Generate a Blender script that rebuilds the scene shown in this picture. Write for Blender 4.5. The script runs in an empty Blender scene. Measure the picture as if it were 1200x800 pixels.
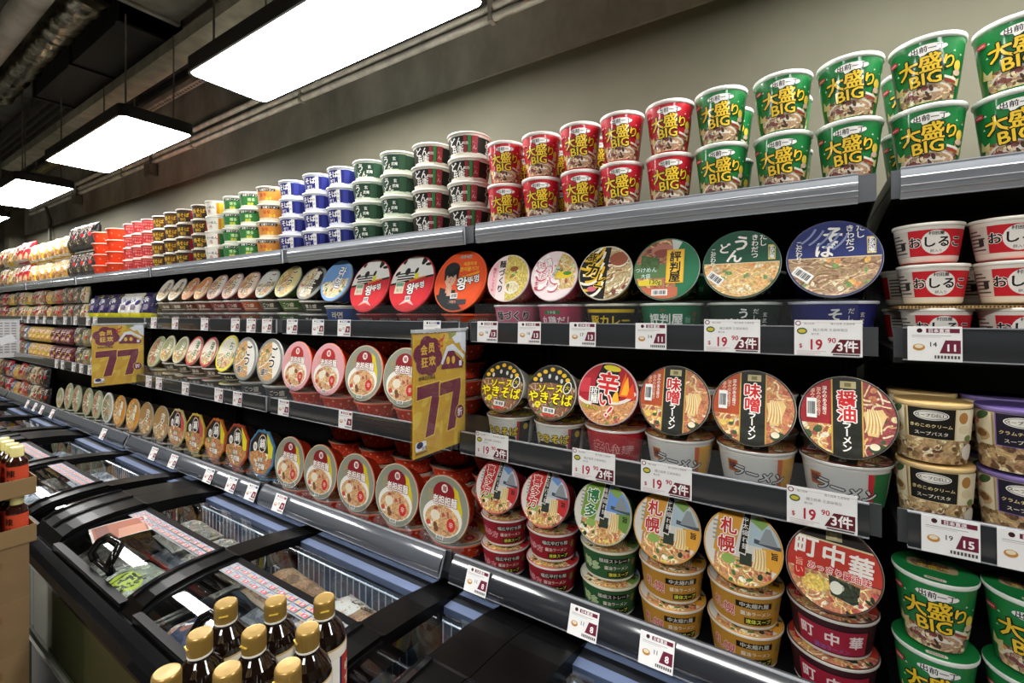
import bpy, bmesh, math, random
from mathutils import Vector, Matrix
R = math.radians
SC = bpy.context.scene
COL = SC.collection
rnd = random.Random(7)

# ------------------------------------------------------------------ camera model (1200x800)
F, YAW, HOR = 540.0, R(32.8), 367.0
cs, sn = math.cos(YAW), math.sin(YAW)
CH = 1.6                                   # camera height
def X_at(px, D):                           # world X of picture column px on the plane Y = D
    u = px - 600.0
    return D * (u * cs - F * sn) / (F * cs + u * sn)
def yaw_to_cam(x, y, k=1.0):
    return math.atan2(-x, y) * k

# ------------------------------------------------------------------ materials
def lin(h):
    h = h.lstrip('#')
    if len(h) == 3: h = h[0] * 2 + h[1] * 2 + h[2] * 2
    out = []
    for i in (0, 2, 4):
        v = int(h[i:i + 2], 16) / 255
        out.append(v / 12.92 if v <= 0.04045 else ((v + 0.055) / 1.055) ** 2.4)
    return (*out, 1.0)

MATS = {}
def new_mat(name):
    m = bpy.data.materials.new(name); m.use_nodes = True
    nt = m.node_tree; nt.nodes.clear()
    out = nt.nodes.new('ShaderNodeOutputMaterial')
    MATS[name] = m
    return m, nt, out
def attr_mat(name, rough, metal=0.0, coat=0.0, noise=0.0, scale=40.0, bump=0.0, spec=0.5):
    m, nt, out = new_mat(name)
    b = nt.nodes.new('ShaderNodeBsdfPrincipled'); a = nt.nodes.new('ShaderNodeAttribute'); a.attribute_name = 'col'
    b.inputs['Roughness'].default_value = rough; b.inputs['Metallic'].default_value = metal
    b.inputs['Coat Weight'].default_value = coat; b.inputs['Coat Roughness'].default_value = .06
    b.inputs['Specular IOR Level'].default_value = spec
    src = a.outputs['Color']
    if noise or bump:
        tc = nt.nodes.new('ShaderNodeTexCoord'); n = nt.nodes.new('ShaderNodeTexNoise')
        n.inputs['Scale'].default_value = scale; n.inputs['Detail'].default_value = 6
        nt.links.new(tc.outputs['Object'], n.inputs['Vector'])
    if noise:
        mr = nt.nodes.new('ShaderNodeMapRange'); mr.inputs['To Min'].default_value = 1 - noise; mr.inputs['To Max'].default_value = 1 + noise
        mr.inputs['From Min'].default_value = .25; mr.inputs['From Max'].default_value = .75
        mx = nt.nodes.new('ShaderNodeVectorMath'); mx.operation = 'SCALE'
        nt.links.new(n.outputs['Fac'], mr.inputs['Value']); nt.links.new(src, mx.inputs[0]); nt.links.new(mr.outputs[0], mx.inputs['Scale'])
        src = mx.outputs[0]
    if bump:
        bp = nt.nodes.new('ShaderNodeBump'); bp.inputs['Strength'].default_value = bump; bp.inputs['Distance'].default_value = .01
        nt.links.new(n.outputs['Fac'], bp.inputs['Height']); nt.links.new(bp.outputs['Normal'], b.inputs['Normal'])
    nt.links.new(src, b.inputs['Base Color']); nt.links.new(b.outputs[0], out.inputs['Surface'])
    return m
attr_mat('printed_film', .42, noise=.04, spec=.22)
attr_mat('glossy_plastic', .16, coat=.4, noise=.03)
attr_mat('soft_wrapper', .36, noise=.12, scale=55, bump=.5)
attr_mat('matte_paper', .65, noise=.06, scale=25)
attr_mat('cardboard', .8, noise=.14, scale=18, bump=.05)
attr_mat('dark_metal', .42, noise=.12, scale=14, spec=.35)
attr_mat('rail_plastic', .13, coat=.6, noise=.05, scale=9)
attr_mat('brushed_metal', .34, metal=.9, noise=.2, scale=9, bump=.08)
attr_mat('foil', .22, metal=1.0, noise=.35, scale=16, bump=1.0)
attr_mat('matte_black', .32, noise=.1, spec=.14)
attr_mat('film_print', .42, coat=.22, noise=.04, spec=.2, scale=22, bump=.45)
attr_mat('black_gloss', .09, noise=.05, spec=.35)
attr_mat('dusty_metal', .6, metal=.25, noise=.3, scale=12, bump=.1)
attr_mat('liquid_glass', .06, coat=.5, noise=.02)
attr_mat('gold_cap', .3, metal=.35, noise=.06, scale=30)

attr_mat('wrapped_print', .4, coat=.55, noise=.04, spec=.25, scale=16, bump=.06)
def food_mat(name='printed_food', coat=0.0):                             # printed photograph of noodles: fine strands mottling the printed colour
    m, nt, out = new_mat(name)
    b = nt.nodes.new('ShaderNodeBsdfPrincipled'); a = nt.nodes.new('ShaderNodeAttribute'); a.attribute_name = 'col'
    tc = nt.nodes.new('ShaderNodeTexCoord')
    n = nt.nodes.new('ShaderNodeTexNoise'); n.inputs['Scale'].default_value = 90; n.inputs['Detail'].default_value = 3; n.inputs['Distortion'].default_value = 2.5
    v = nt.nodes.new('ShaderNodeTexVoronoi'); v.inputs['Scale'].default_value = 130
    nt.links.new(tc.outputs['Object'], n.inputs['Vector']); nt.links.new(tc.outputs['Object'], v.inputs['Vector'])
    mr = nt.nodes.new('ShaderNodeMapRange'); mr.inputs['From Min'].default_value = .3; mr.inputs['From Max'].default_value = .7
    mr.inputs['To Min'].default_value = .55; mr.inputs['To Max'].default_value = 1.3
    hs = nt.nodes.new('ShaderNodeHueSaturation'); hs.inputs['Saturation'].default_value = .88
    mh = nt.nodes.new('ShaderNodeMapRange'); mh.inputs['To Min'].default_value = .483; mh.inputs['To Max'].default_value = .517
    nt.links.new(n.outputs['Fac'], mr.inputs['Value']); nt.links.new(v.outputs['Color'], mh.inputs['Value'])
    nt.links.new(mh.outputs[0], hs.inputs['Hue']); nt.links.new(mr.outputs[0], hs.inputs['Value'])
    nt.links.new(a.outputs['Color'], hs.inputs['Color']); nt.links.new(hs.outputs[0], b.inputs['Base Color'])
    b.inputs['Roughness'].default_value = .42; b.inputs['Specular IOR Level'].default_value = .22
    b.inputs['Coat Weight'].default_value = coat; b.inputs['Coat Roughness'].default_value = .06
    nt.links.new(b.outputs[0], out.inputs['Surface'])
food_mat(); food_mat('wrapped_food', .55); food_mat('film_food', .15)

def glass_mat(name, tint, rough, f0, haze=0.0, edge=.8):
    m, nt, out = new_mat(name)
    t = nt.nodes.new('ShaderNodeBsdfTransparent'); t.inputs['Color'].default_value = tint
    g = nt.nodes.new('ShaderNodeBsdfGlossy'); g.inputs['Roughness'].default_value = rough
    lw = nt.nodes.new('ShaderNodeLayerWeight'); lw.inputs['Blend'].default_value = .5     # facing term: same from both sides of a thin pane
    pw = nt.nodes.new('ShaderNodeMath'); pw.operation = 'POWER'; pw.inputs[1].default_value = 4.5
    fr = nt.nodes.new('ShaderNodeMath'); fr.operation = 'MULTIPLY_ADD'; fr.inputs[1].default_value = edge; fr.inputs[2].default_value = f0
    nt.links.new(lw.outputs['Facing'], pw.inputs[0]); nt.links.new(pw.outputs[0], fr.inputs[0])
    mx = nt.nodes.new('ShaderNodeMixShader')
    nt.links.new(fr.outputs[0], mx.inputs[0]); nt.links.new(t.outputs[0], mx.inputs[1]); nt.links.new(g.outputs[0], mx.inputs[2])
    last = mx
    if haze:
        d = nt.nodes.new('ShaderNodeBsdfDiffuse'); d.inputs['Color'].default_value = (.75, .78, .8, 1)
        m2 = nt.nodes.new('ShaderNodeMixShader'); m2.inputs[0].default_value = haze
        nt.links.new(mx.outputs[0], m2.inputs[1]); nt.links.new(d.outputs[0], m2.inputs[2]); last = m2
    nt.links.new(last.outputs[0], out.inputs['Surface'])
glass_mat('freezer_glass', (.86, .9, .92, 1), .03, .045)
glass_mat('front_pane', (.72, .74, .68, 1), .04, .06, 0, .3)
glass_mat('clear_acrylic', (.95, .96, .97, 1), .05, .03, .012)
glass_mat('plastic_wrap', (.9, .92, .94, 1), .08, .08, .08)

def emit_mat(name, c, s):
    m, nt, out = new_mat(name)
    e = nt.nodes.new('ShaderNodeEmission'); e.inputs['Color'].default_value = (*c, 1); e.inputs['Strength'].default_value = s
    nt.links.new(e.outputs[0], out.inputs['Surface'])
emit_mat('light_diffuser', (1, .99, .97), 17.0)

def surf_mat(name, c1, c2, scale, rough, detail=8, streak=None, bump=.05, thr=(.35, .65)):
    m, nt, out = new_mat(name)
    b = nt.nodes.new('ShaderNodeBsdfPrincipled'); tc = nt.nodes.new('ShaderNodeTexCoord')
    mp = nt.nodes.new('ShaderNodeMapping'); n = nt.nodes.new('ShaderNodeTexNoise'); rp = nt.nodes.new('ShaderNodeValToRGB')
    if streak: mp.inputs['Scale'].default_value = streak
    n.inputs['Scale'].default_value = scale; n.inputs['Detail'].default_value = detail; n.inputs['Roughness'].default_value = .62
    rp.color_ramp.elements[0].position, rp.color_ramp.elements[1].position = thr
    rp.color_ramp.elements[0].color = lin(c1); rp.color_ramp.elements[1].color = lin(c2)
    bp = nt.nodes.new('ShaderNodeBump'); bp.inputs['Strength'].default_value = bump
    L = nt.links.new
    L(tc.outputs['Object'], mp.inputs['Vector']); L(mp.outputs[0], n.inputs['Vector']); L(n.outputs['Fac'], rp.inputs[0])
    L(rp.outputs[0], b.inputs['Base Color']); L(n.outputs['Fac'], bp.inputs['Height']); L(bp.outputs[0], b.inputs['Normal'])
    b.inputs['Roughness'].default_value = rough; L(b.outputs[0], out.inputs['Surface'])
surf_mat('painted_wall', '#5d5a49', '#676452', 2.2, .75, bump=.03)
surf_mat('bare_concrete', '#77746a', '#a9a598', 2.6, .85, streak=(1, 1, .6), bump=.25)
surf_mat('dark_ceiling', '#5c5a55', '#74716a', 5, .9)
surf_mat('floor_tile', '#9a968c', '#aaa69c', 3, .45)

# ------------------------------------------------------------------ mesh building
class MB:
    """collects coloured faces of one part and links them as ONE mesh object"""
    def __init__(s): s.v, s.f, s.c, s.m, s.s = [], [], [], [], []
    def add(s, vs, fs, c, m='printed_film', smooth=False):
        b = len(s.v); s.v += [tuple(v) for v in vs]
        cc = lin(c) if isinstance(c, str) else c
        for f in fs:
            s.f.append([b + i for i in f]); s.c.append(cc); s.m.append(m); s.s.append(smooth)
        return s
    def box(s, x0, x1, y0, y1, z0, z1, c, m='dark_metal'):
        v = [(x, y, z) for x in (x0, x1) for y in (y0, y1) for z in (z0, z1)]
        return s.add(v, [(0, 1, 3, 2), (4, 6, 7, 5), (0, 4, 5, 1), (2, 3, 7, 6), (0, 2, 6, 4), (1, 5, 7, 3)], c, m)
    def bev_box(s, x0, x1, y0, y1, z0, z1, r, c, m='dark_metal'):   # box with rounded vertical corners and a chamfered top
        pts = rrect((x0 + x1) / 2, (y0 + y1) / 2, x1 - x0, y1 - y0, r, 4)
        q = rrect((x0 + x1) / 2, (y0 + y1) / 2, x1 - x0 - r * .6, y1 - y0 - r * .6, r * .8, 4)
        k = len(pts)
        lv = [(pts, z0), (pts, z1 - r * .3), (q, z1)]
        v = [(x, y, z) for P, z in lv for x, y in P]
        f = [(a * k + i, a * k + (i + 1) % k, (a + 1) * k + (i + 1) % k, (a + 1) * k + i) for a in range(2) for i in range(k)]
        f += [tuple(range(2 * k, 3 * k)), tuple(range(k - 1, -1, -1))]
        return s.add(v, f, c, m)
    def lathe(s, prof, c, m='printed_film', n=32, smooth=True, cap0=False, cap1=False):
        """prof: (r, z) pairs; c: colour or a list with one per band"""
        k = len(prof)
        v = [(r * math.cos(2 * math.pi * i / n), r * math.sin(2 * math.pi * i / n), z) for r, z in prof for i in range(n)]
        for a in range(k - 1):
            s.add(v[a * n:(a + 2) * n], [(i, (i + 1) % n, n + (i + 1) % n, n + i) for i in range(n)], c[a] if isinstance(c, list) else c, m, smooth)
        if cap0: s.add(v[:n], [tuple(range(n - 1, -1, -1))], c[0] if isinstance(c, list) else c, m)
        if cap1: s.add(v[-n:], [tuple(range(n))], c[-1] if isinstance(c, list) else c, m)
        return s
    def tube(s, pts, r, c, m='dark_metal', n=10):
        pts = [Vector(p) for p in pts]; rings = []
        for i, p in enumerate(pts):
            d = ((pts[min(i + 1, len(pts) - 1)] - pts[max(i - 1, 0)])).normalized()
            a = d.orthogonal().normalized() if not rings else (rings[-1][1] - d * rings[-1][1].dot(d)).normalized()
            b = d.cross(a)
            rings.append(([p + (a * math.cos(2 * math.pi * j / n) + b * math.sin(2 * math.pi * j / n)) * r for j in range(n)], a))
        v = [q for ring, _ in rings for q in ring]
        f = [(i * n + j, i * n + (j + 1) % n, (i + 1) * n + (j + 1) % n, (i + 1) * n + j) for i in range(len(pts) - 1) for j in range(n)]
        s.add(v, f, c, m, True)
        return s.add(v, [tuple(range(n - 1, -1, -1)), tuple(range(len(v) - n, len(v)))], c, m)
    def sweep(s, prof, x0, x1, c, m='dark_metal', close=True, smooth=False):      # profile in (y, z) drawn along X
        k = len(prof); v = [(x, y, z) for x in (x0, x1) for y, z in prof]
        f = [(i, (i + 1) % k, k + (i + 1) % k, k + i) for i in range(k if close else k - 1)]
        s.add(v, f, c, m, smooth)
        if close: s.add(v, [tuple(range(k - 1, -1, -1)), tuple(range(k, 2 * k))], c, m)
        return s
    def mesh(s, name):
        me = bpy.data.meshes.new(name); me.from_pydata(s.v, [], s.f)
        names = list(dict.fromkeys(s.m))
        for n in names: me.materials.append(MATS[n])
        ix = {n: i for i, n in enumerate(names)}
        me.polygons.foreach_set('material_index', [ix[x] for x in s.m])
        me.polygons.foreach_set('use_smooth', s.s)
        ca = me.color_attributes.new('col', 'FLOAT_COLOR', 'CORNER')
        buf = []
        for f, c in zip(s.f, s.c): buf += list(c) * len(f)
        ca.data.foreach_set('color', buf)
        me.update()
        return me
    def build(s, name, parent=None):
        return link(s.mesh(name), name, parent)

def link(me, name, parent=None):
    o = bpy.data.objects.new(name, me); COL.objects.link(o)
    if parent: o.parent = parent
    return o
def tag(o, label=None, cat=None, group=None, kind=None):
    for k, v in (('label', label), ('category', cat), ('group', group), ('kind', kind)):
        if v: o[k] = v
    return o
def empty(name, loc=(0, 0, 0), rot=(0, 0, 0)):
    o = bpy.data.objects.new(name, None); COL.objects.link(o)
    o.location = loc; o.rotation_euler = rot; o.empty_display_size = .05
    return o
def copy_tree(o, parent=None):
    c = o.copy(); COL.objects.link(c)
    if parent: c.parent = parent
    for ch in list(o.children): copy_tree(ch, c)
    return c

# ------------------------------------------------------------------ flat print: shapes and lettering
def rrect(x, y, w, h, r, n=5):
    out = []
    for sx, sy, a0 in ((1, 1, 0), (-1, 1, 90), (-1, -1, 180), (1, -1, 270)):
        for i in range(n + 1):
            a = R(a0 + 90 * i / n)
            out.append((x + sx * (w / 2 - r) + r * math.cos(a), y + sy * (h / 2 - r) + r * math.sin(a)))
    return out
def ell(x, y, rx, ry, n=24, rot=0, a0=0, a1=360):
    c, s_ = math.cos(R(rot)), math.sin(R(rot)); out = []
    full = a1 - a0 >= 360
    for i in range(n + (0 if full else 1)):
        a = R(a0 + (a1 - a0) * i / n); px, py = rx * math.cos(a), ry * math.sin(a)
        out.append((x + px * c - py * s_, y + px * s_ + py * c))
    return out
def rect(x0, y0, x1, y1): return [(x0, y0), (x1, y0), (x1, y1), (x0, y1)]
def clip_poly(P, clip):                      # convex, counter-clockwise clip polygon
    out = P
    for i in range(len(clip)):
        if not out: return []
        (ax, ay), (bx, by) = clip[i], clip[(i + 1) % len(clip)]
        inn, out = out, []
        d = [(bx - ax) * (q[1] - ay) - (by - ay) * (q[0] - ax) for q in inn]
        for j in range(len(inn)):
            p, q, dp, dq = inn[j - 1], inn[j], d[j - 1], d[j]
            if (dp < 0) != (dq < 0):
                t = dp / (dp - dq); out.append((p[0] + (q[0] - p[0]) * t, p[1] + (q[1] - p[1]) * t))
            if dq >= 0: out.append(q)
    return out
UNIT = ell(0, 0, .985, .985, 40)
_glyphs = {}
def glyph(t, bold):
    k = (t, bold)
    if k not in _glyphs:
        cu = bpy.data.curves.new('lettering', 'FONT'); cu.body = t; cu.size = 1; cu.offset = bold; cu.resolution_u = 2
        o = bpy.data.objects.new('lettering', cu); me = bpy.data.meshes.new_from_object(o)
        vs = [(v.co.x, v.co.y) for v in me.vertices]; fs = [tuple(p.vertices) for p in me.polygons]
        bpy.data.objects.remove(o); bpy.data.curves.remove(cu); bpy.data.meshes.remove(me)
        _glyphs[k] = (vs, fs)
    return _glyphs[k]

class Art:
    """print made of flat coloured shapes, laid on a lid, a sleeve, a card or a bag"""
    def __init__(s, clip=None): s.it = []; s.clip = clip; s.lv = 0
    def push(s, V, fs, c, m, up=1.0): s.lv += up; s.it.append((V, fs, c, m, s.lv))
    def poly(s, P, c, m='printed_film', clip=True):
        P = clip_poly(P, s.clip) if (clip and s.clip) else P
        if len(P) >= 3: s.push(P, [tuple(range(len(P)))], c, m)
        return s
    def text(s, t, x, y, size, c, out=None, ow=.05, bold=.012, rot=0, vert=False, sx=1.0, step=None, shear=0):
        if vert:
            st = step or size * 1.05; y0 = y + st * (len(t) - 1) / 2
            for i, ch in enumerate(t):
                r = -90 if ch == 'ー' else 0
                s.text(ch, x, y0 - i * st, size, c, out, ow, bold, rot + r, False, sx)
            return s
        vs0, fs0 = glyph(t, 0)
        if not fs0: return s
        xs = [v[0] for v in vs0]; ys = [v[1] for v in vs0]
        cx, cy = (min(xs) + max(xs)) / 2, (min(ys) + max(ys)) / 2
        ca, sa = math.cos(R(rot)), math.sin(R(rot))
        def run(rad, n, col):                    # thicken by overlaying shifted copies, so dense characters stay legible
            for i in range(n):
                ox, oy = (rad * math.cos(2 * math.pi * (i + .5) / n), rad * math.sin(2 * math.pi * (i + .5) / n)) if n > 1 else (0, 0)
                V = []; FS = fs0
                for vx, vy in vs0:
                    py = (vy - cy + oy) * size; px = (vx - cx + ox) * size * sx + shear * py
                    V.append((x + px * ca - py * sa, y + px * sa + py * ca))
                if s.clip is UNIT and any(p[0] * p[0] + p[1] * p[1] > .9 for p in V):
                    V2, F2 = [], []
                    for f in FS:
                        q = clip_poly([V[j] for j in f], UNIT) if any(V[j][0] ** 2 + V[j][1] ** 2 > .9 for j in f) else [V[j] for j in f]
                        if len(q) >= 3: F2.append(tuple(range(len(V2), len(V2) + len(q)))); V2 += q
                    V, FS = V2, F2
                if FS: s.push(V, FS, col, 'printed_film', .35)
        b = min(bold, .042)
        if out: run(b + ow * .85, 7, out); s.lv += .4
        run(b * .8, 3 if b > .015 else 1, c); s.lv += .3
        return s
    def strand(s, x, y, L, w, a, bend, c, m='printed_film', clip=None, up=1.0):
        P, Q = [], []
        for i in range(7):
            t = i / 6 - .5; aa = a + bend * t
            px, py = x + math.cos(a) * L * t - math.sin(a) * bend * L * t * t, y + math.sin(a) * L * t + math.cos(a) * bend * L * t * t
            nx, ny = -math.sin(aa) * w / 2, math.cos(aa) * w / 2
            P.append((px + nx, py + ny)); Q.append((px - nx, py - ny))
        V, FS = [], []
        for i in range(6):
            q = [Q[i], Q[i + 1], P[i + 1], P[i]]
            for cl in ([clip] if clip else []) + ([s.clip] if s.clip else []): q = clip_poly(q, cl)
            if len(q) >= 3: FS.append(tuple(range(len(V), len(V) + len(q)))); V += q
        if FS: s.push(V, FS, c, m, up)
    def food(s, region, base, strands, blobs, n=26, nb=10, seed=1, L=.5, w=.035, ang=None, bs=.1):
        """a printed dish: region (convex), noodle strands and toppings inside it"""
        g = random.Random(seed); P = clip_poly(region, s.clip) if s.clip else region
        if len(P) < 3: return s
        s.push(P, [tuple(range(len(P)))], base, 'printed_food'); s.lv += .5
        xs = [p[0] for p in P]; ys = [p[1] for p in P]
        for i in range(n):
            s.strand(g.uniform(min(xs), max(xs)), g.uniform(min(ys), max(ys)), L * g.uniform(.5, 1.1), w * g.uniform(.7, 1.3),
                     g.uniform(0, 3.14) if ang is None else R(ang) + g.uniform(-.35, .35), g.uniform(-1.4, 1.4), g.choice(strands), 'printed_food', region, .2)
        for i in range(nb):
            q = ell(g.uniform(min(xs), max(xs)), g.uniform(min(ys), max(ys)), bs * g.uniform(.5, 1.2), bs * g.uniform(.35, .9), 9, g.uniform(0, 180))
            q = clip_poly(q, region); q = clip_poly(q, s.clip) if s.clip else q
            if len(q) >= 3: s.push(q, [tuple(range(len(q)))], g.choice(blobs), 'printed_food', .25)
        return s
    def barcode(s, x, y, w, h, rot=0, bg='#e8e8e4', seed=3):
        g = random.Random(seed); c, sa = math.cos(R(rot)), math.sin(R(rot))
        T = lambda P: [(x + a * c - b * sa, y + a * sa + b * c) for a, b in P]
        s.poly(T(rect(-w / 2, -h / 2, w / 2, h / 2)), bg)
        k = 9
        for i in range(k):
            xx = -w * .4 + w * .8 * i / k; ww = w * .8 / k * g.choice((.35, .5, .75))
            s.poly(T(rect(xx, -h * .32, xx + ww, h * .32)), '#3a3a3a')
        return s
    def put(s, mb, fn, step=None, dz=3.2e-5, m=None):
        """lay the print on a surface: fn(x, y, height) -> 3D; step cuts the shapes so that they follow a curved one"""
        for V, fs, c, mt, lv in s.it:
            h = dz * lv + 1e-4; mt = m or mt
            if step is None:
                mb.add([fn(x, y, h) for x, y in V], fs, c, mt); continue
            bm = bmesh.new(); bv = [bm.verts.new((x, y, 0)) for x, y in V]
            for f in fs:
                try: bm.faces.new([bv[j] for j in f])
                except ValueError: pass
            xs = [p[0] for p in V]; ys = [p[1] for p in V]
            for ax, lo, hi, st in ((0, min(xs), max(xs), step[0]), (1, min(ys), max(ys), step[1])):
                if not st: continue
                a = math.ceil(lo / st) * st
                while a < hi:
                    bmesh.ops.bisect_plane(bm, geom=bm.verts[:] + bm.edges[:] + bm.faces[:], dist=1e-7, plane_co=(a, 0, 0) if ax == 0 else (0, a, 0), plane_no=(1, 0, 0) if ax == 0 else (0, 1, 0))
                    a += st
            bm.verts.index_update()
            mb.add([fn(v.co.x, v.co.y, h) for v in bm.verts], [[v.index for v in f.verts] for f in bm.faces], c, mt)
            bm.free()

# ------------------------------------------------------------------ tubs: bowls and cups
KIND = {}
def tub(kind, r, rb, h, prof_cols, art=None, lid=None, lid_col='#e6e3da', rim='#e9e7e0', desc='', lid_desc='', n=36, lid_n=None, foot=True, sleeve=True, film=False):
    """r top radius, rb base radius, h height; prof_cols: [(z fraction, colour) ...] from the base up"""
    mb = MB()
    rr = lambda t: rb + (r * .97 - rb) * (t ** .9)
    prof = [(rb * .88, .002), (rb, .004)] if foot else [(rb, 0)]
    cols = [prof_cols[0][1]] if foot else []
    for i, (z, c) in enumerate(prof_cols):
        z1 = prof_cols[i + 1][0] if i + 1 < len(prof_cols) else .93
        k = 3
        za = .004 / h if i == 0 else z
        for j in range(1, k + 1):
            t = za + (z1 - za) * j / k; prof.append((rr(t), t * h)); cols.append(c)
    prof += [(r * .985, h * .94), (r, h * .955), (r, h * .99), (r * .97, h)]; cols += [rim] * 4
    mb.lathe(prof, cols, 'glossy_plastic' if not sleeve else 'printed_film', n=n, cap0=True)
    rm = rr(.5); wrap = kind.startswith('cup_')
    def on(x, y, d):
        y = min(max(y, 4), h * 930); t = min(max(y / (h * 1000), 0), .93); a = x / 1000 / rm; q = rr(t) + d
        return (q * math.sin(a), -q * math.cos(a), y / 1000)
    if art: art.put(mb, on, step=(5, None))
    if wrap: mb.m = [{'printed_film': 'wrapped_print', 'printed_food': 'wrapped_food'}.get(q, q) for q in mb.m]
    ml = MB(); rl = r * .975; nn = lid_n or 48
    ph = math.pi / nn if lid_n else 0
    if lid_n:                                 # faceted lid with its own rim
        ring = lambda q, z: [(q * math.cos(2 * math.pi * i / nn + ph), q * math.sin(2 * math.pi * i / nn + ph), z) for i in range(nn)]
        v = ring(r * 1.03, h - .006) + ring(r * 1.03, h + .0004) + ring(r * .96, h + .0009) + ring(r * 1.0, h - .006)
        ml.add(v, [(a * nn + i, a * nn + (i + 1) % nn, (a + 1) * nn + (i + 1) % nn, (a + 1) * nn + i) for a in (0, 1) for i in range(nn)] + [tuple(range(2 * nn, 3 * nn))], lid_col, 'glossy_plastic')
    else:
        ml.lathe([(r * 1.003, h - .004), (r * 1.006, h - .001), (r * .995, h + .0008), (rl * .97, h + .0006), (.001, h + .0009)], [rim, rim, lid_col, lid_col], 'printed_film', n=nn)
    if lid: lid.put(ml, lambda x, y, d: (x * rl, y * rl, h + .0012 + d))
    if film: ml.m = [{'printed_film': 'film_print', 'printed_food': 'film_food'}.get(q, q) for q in ml.m]
    KIND[kind] = dict(tub=mb.mesh('tub'), lid=ml.mesh('lid'), r=r, h=h, rb=rb, desc=desc, lid_desc=lid_desc or desc)
def place(kind, name, loc, rot, label, cat, group=None):
    k = KIND[kind]; e = empty(name, loc, rot); tag(e, label, cat, group)
    link(k['tub'], 'tub', e); link(k['lid'], 'lid', e)
    return e
ORD = 'first second third fourth fifth sixth seventh eighth ninth tenth eleventh twelfth thirteenth fourteenth fifteenth sixteenth seventeenth eighteenth nineteenth twentieth twenty-first twenty-second twenty-third twenty-fourth twenty-fifth twenty-sixth twenty-seventh twenty-eighth'.split()
# ------------------------------------------------------------------ the products' prints
NOO = ['#e8c878', '#f0d890', '#d9ad58', '#f3e2a8']
BRN = ['#8a5a34', '#a8703c', '#c08a4e', '#6e4526']
TOP = ['#5f8a3a', '#c8d8a0', '#b5532e', '#e9dcb4', '#d9892f']
def L0(): return Art(UNIT)

# big cups
def cup_art(base):
    a = Art(); g = base
    a.food(rect(-46, 4, 46, 36), '#a8805c', ['#c9a06a', '#e0c48c', '#8a5238'], ['#d9a83a', '#7a3a30', '#c98f7a', '#e8cf98', '#5d3a26'], 16, 46, 5, 22, 2.2, bs=7)
    a.poly(ell(0, 17, 40, 19, 24, 0, 5, 175), '#dcd5c6'); a.food(ell(0, 15, 37, 18, 24), '#b08a66', ['#d8b67a', '#ecd7a2'], ['#7e3c34', '#d6a63c', '#c49078', '#ead6a6', '#4f3424'], 20, 34, 9, 20, 2.0, bs=6)
    for x in (-44, 44):
        a.poly([(x - 9, 30), (x + 7, 26), (x + 9, 40), (x, 36), (x - 6, 46)], '#d9c68a')
    a.poly(ell(2, 92, 24, 7), '#eceae4'); a.poly([(-10, 87), (4, 87), (-6, 79)], '#eceae4')
    a.text('出前一丁', 2, 92, 10.5, '#1d1d1d', bold=.03)
    a.text('大', -24, 66, 31, '#e9c22c', '#14150f', .06, .035, 6); a.text('盛', 5, 69, 31, '#e9c22c', '#14150f', .06, .035, 4); a.text('り', 30, 66, 25, '#e9c22c', '#14150f', .06, .035)
    a.text('BIG', -1, 43, 28, '#e9c22c', '#14150f', .06, .03, 4, sx=1.05)
    a.poly([(24, 40), (44, 34), (44, 38), (24, 44)], '#e4ded2'); a.poly([(24, 35), (44, 29), (44, 33), (24, 39)], '#9a3a30')
    a.poly(ell(44, 58, 6, 9), '#e6c84a'); a.poly(ell(44, 47, 7, 5), '#d9b8a0')
    a.poly(rrect(-48, 86, 17, 8, 3), '#c5283c'); a.text('NISSIN', -48, 86, 4.2, '#f2e6e0', bold=.02)
    for x, y in ((-36, 84), (36, 82), (48, 76), (-40, 62)): a.poly([(x - 2, y - 1), (x, y + 2), (x + 2, y - 1)], '#cfe0c0')
    return a
def cup_lid(base):
    a = L0(); a.poly(ell(0, 0, .93, .93, 40), base)
    a.poly(rrect(-.05, .1, 1.2, .62, .2), '#b49c78'); a.food(rrect(-.1, .05, .9, .4, .15), '#8a6a4a', BRN, ['#3a2c20', '#c9b48a'], 12, 8, 3, .3)
    a.text('出前一丁', 0, .3, .2, '#2a2218', bold=.03); a.text('大盛り', -.05, -.02, .26, '#e9c22c', '#1c1810')
    a.poly(rrect(0, -.82, .5, .16, .05), '#d9d2c4'); a.text('NISSIN', 0, -.82, .12, '#b02a34', bold=.03)
    return a
tub('cup_green', .0535, .0385, .114, [(0, '#1d7a3c')], cup_art('#1d7a3c'), cup_lid('#1f7f40'), '#1f7f40', '#dde2d8', 'green big noodle cup')
tub('cup_red', .0535, .0385, .114, [(0, '#bb1c2b')], cup_art('#bb1c2b'), cup_lid('#c22632'), '#c22632', '#e6dcd6', 'red big noodle cup')

# small stacked tubs of the top shelf
def script_art(cols, words_, h, extra=None):
    a = Art()
    for x in (-118, 0, 118):
        if cols[0]: a.poly(rect(x - 44, 14, x + 44, h - 11), cols[0])
        for i, (t, dx, y, sz, c) in enumerate(words_): a.text(t, x + dx, y, sz, c, bold=.03)
        for p in extra or []: a.poly(rect(x + p[0], p[1], x + p[2], p[3]), p[4])
    return a
W = '#efece4'
tub('donbei', .0665, .053, .07, [(0, '#d9d4c8'), (.2, '#26261f'), (.83, '#d9d4c8')], script_art(('#1e1f1b',), [('どん', -24, 44, 26, W), ('兵衛', -22, 22, 22, W), ('ど', 33, 45, 14, '#d9a0a0'), ('ん', 33, 28, 14, '#d9a0a0')], 70, [(0, 12, 10, 60, '#8a2f34'), (12, 12, 22, 60, '#3f7a44'), (24, 12, 42, 60, '#9c3a42')]).text('関西', 5, 38, 9, W), None, '#ddd8cc', '#ddd9cf', 'black tub with white brush script')
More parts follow.
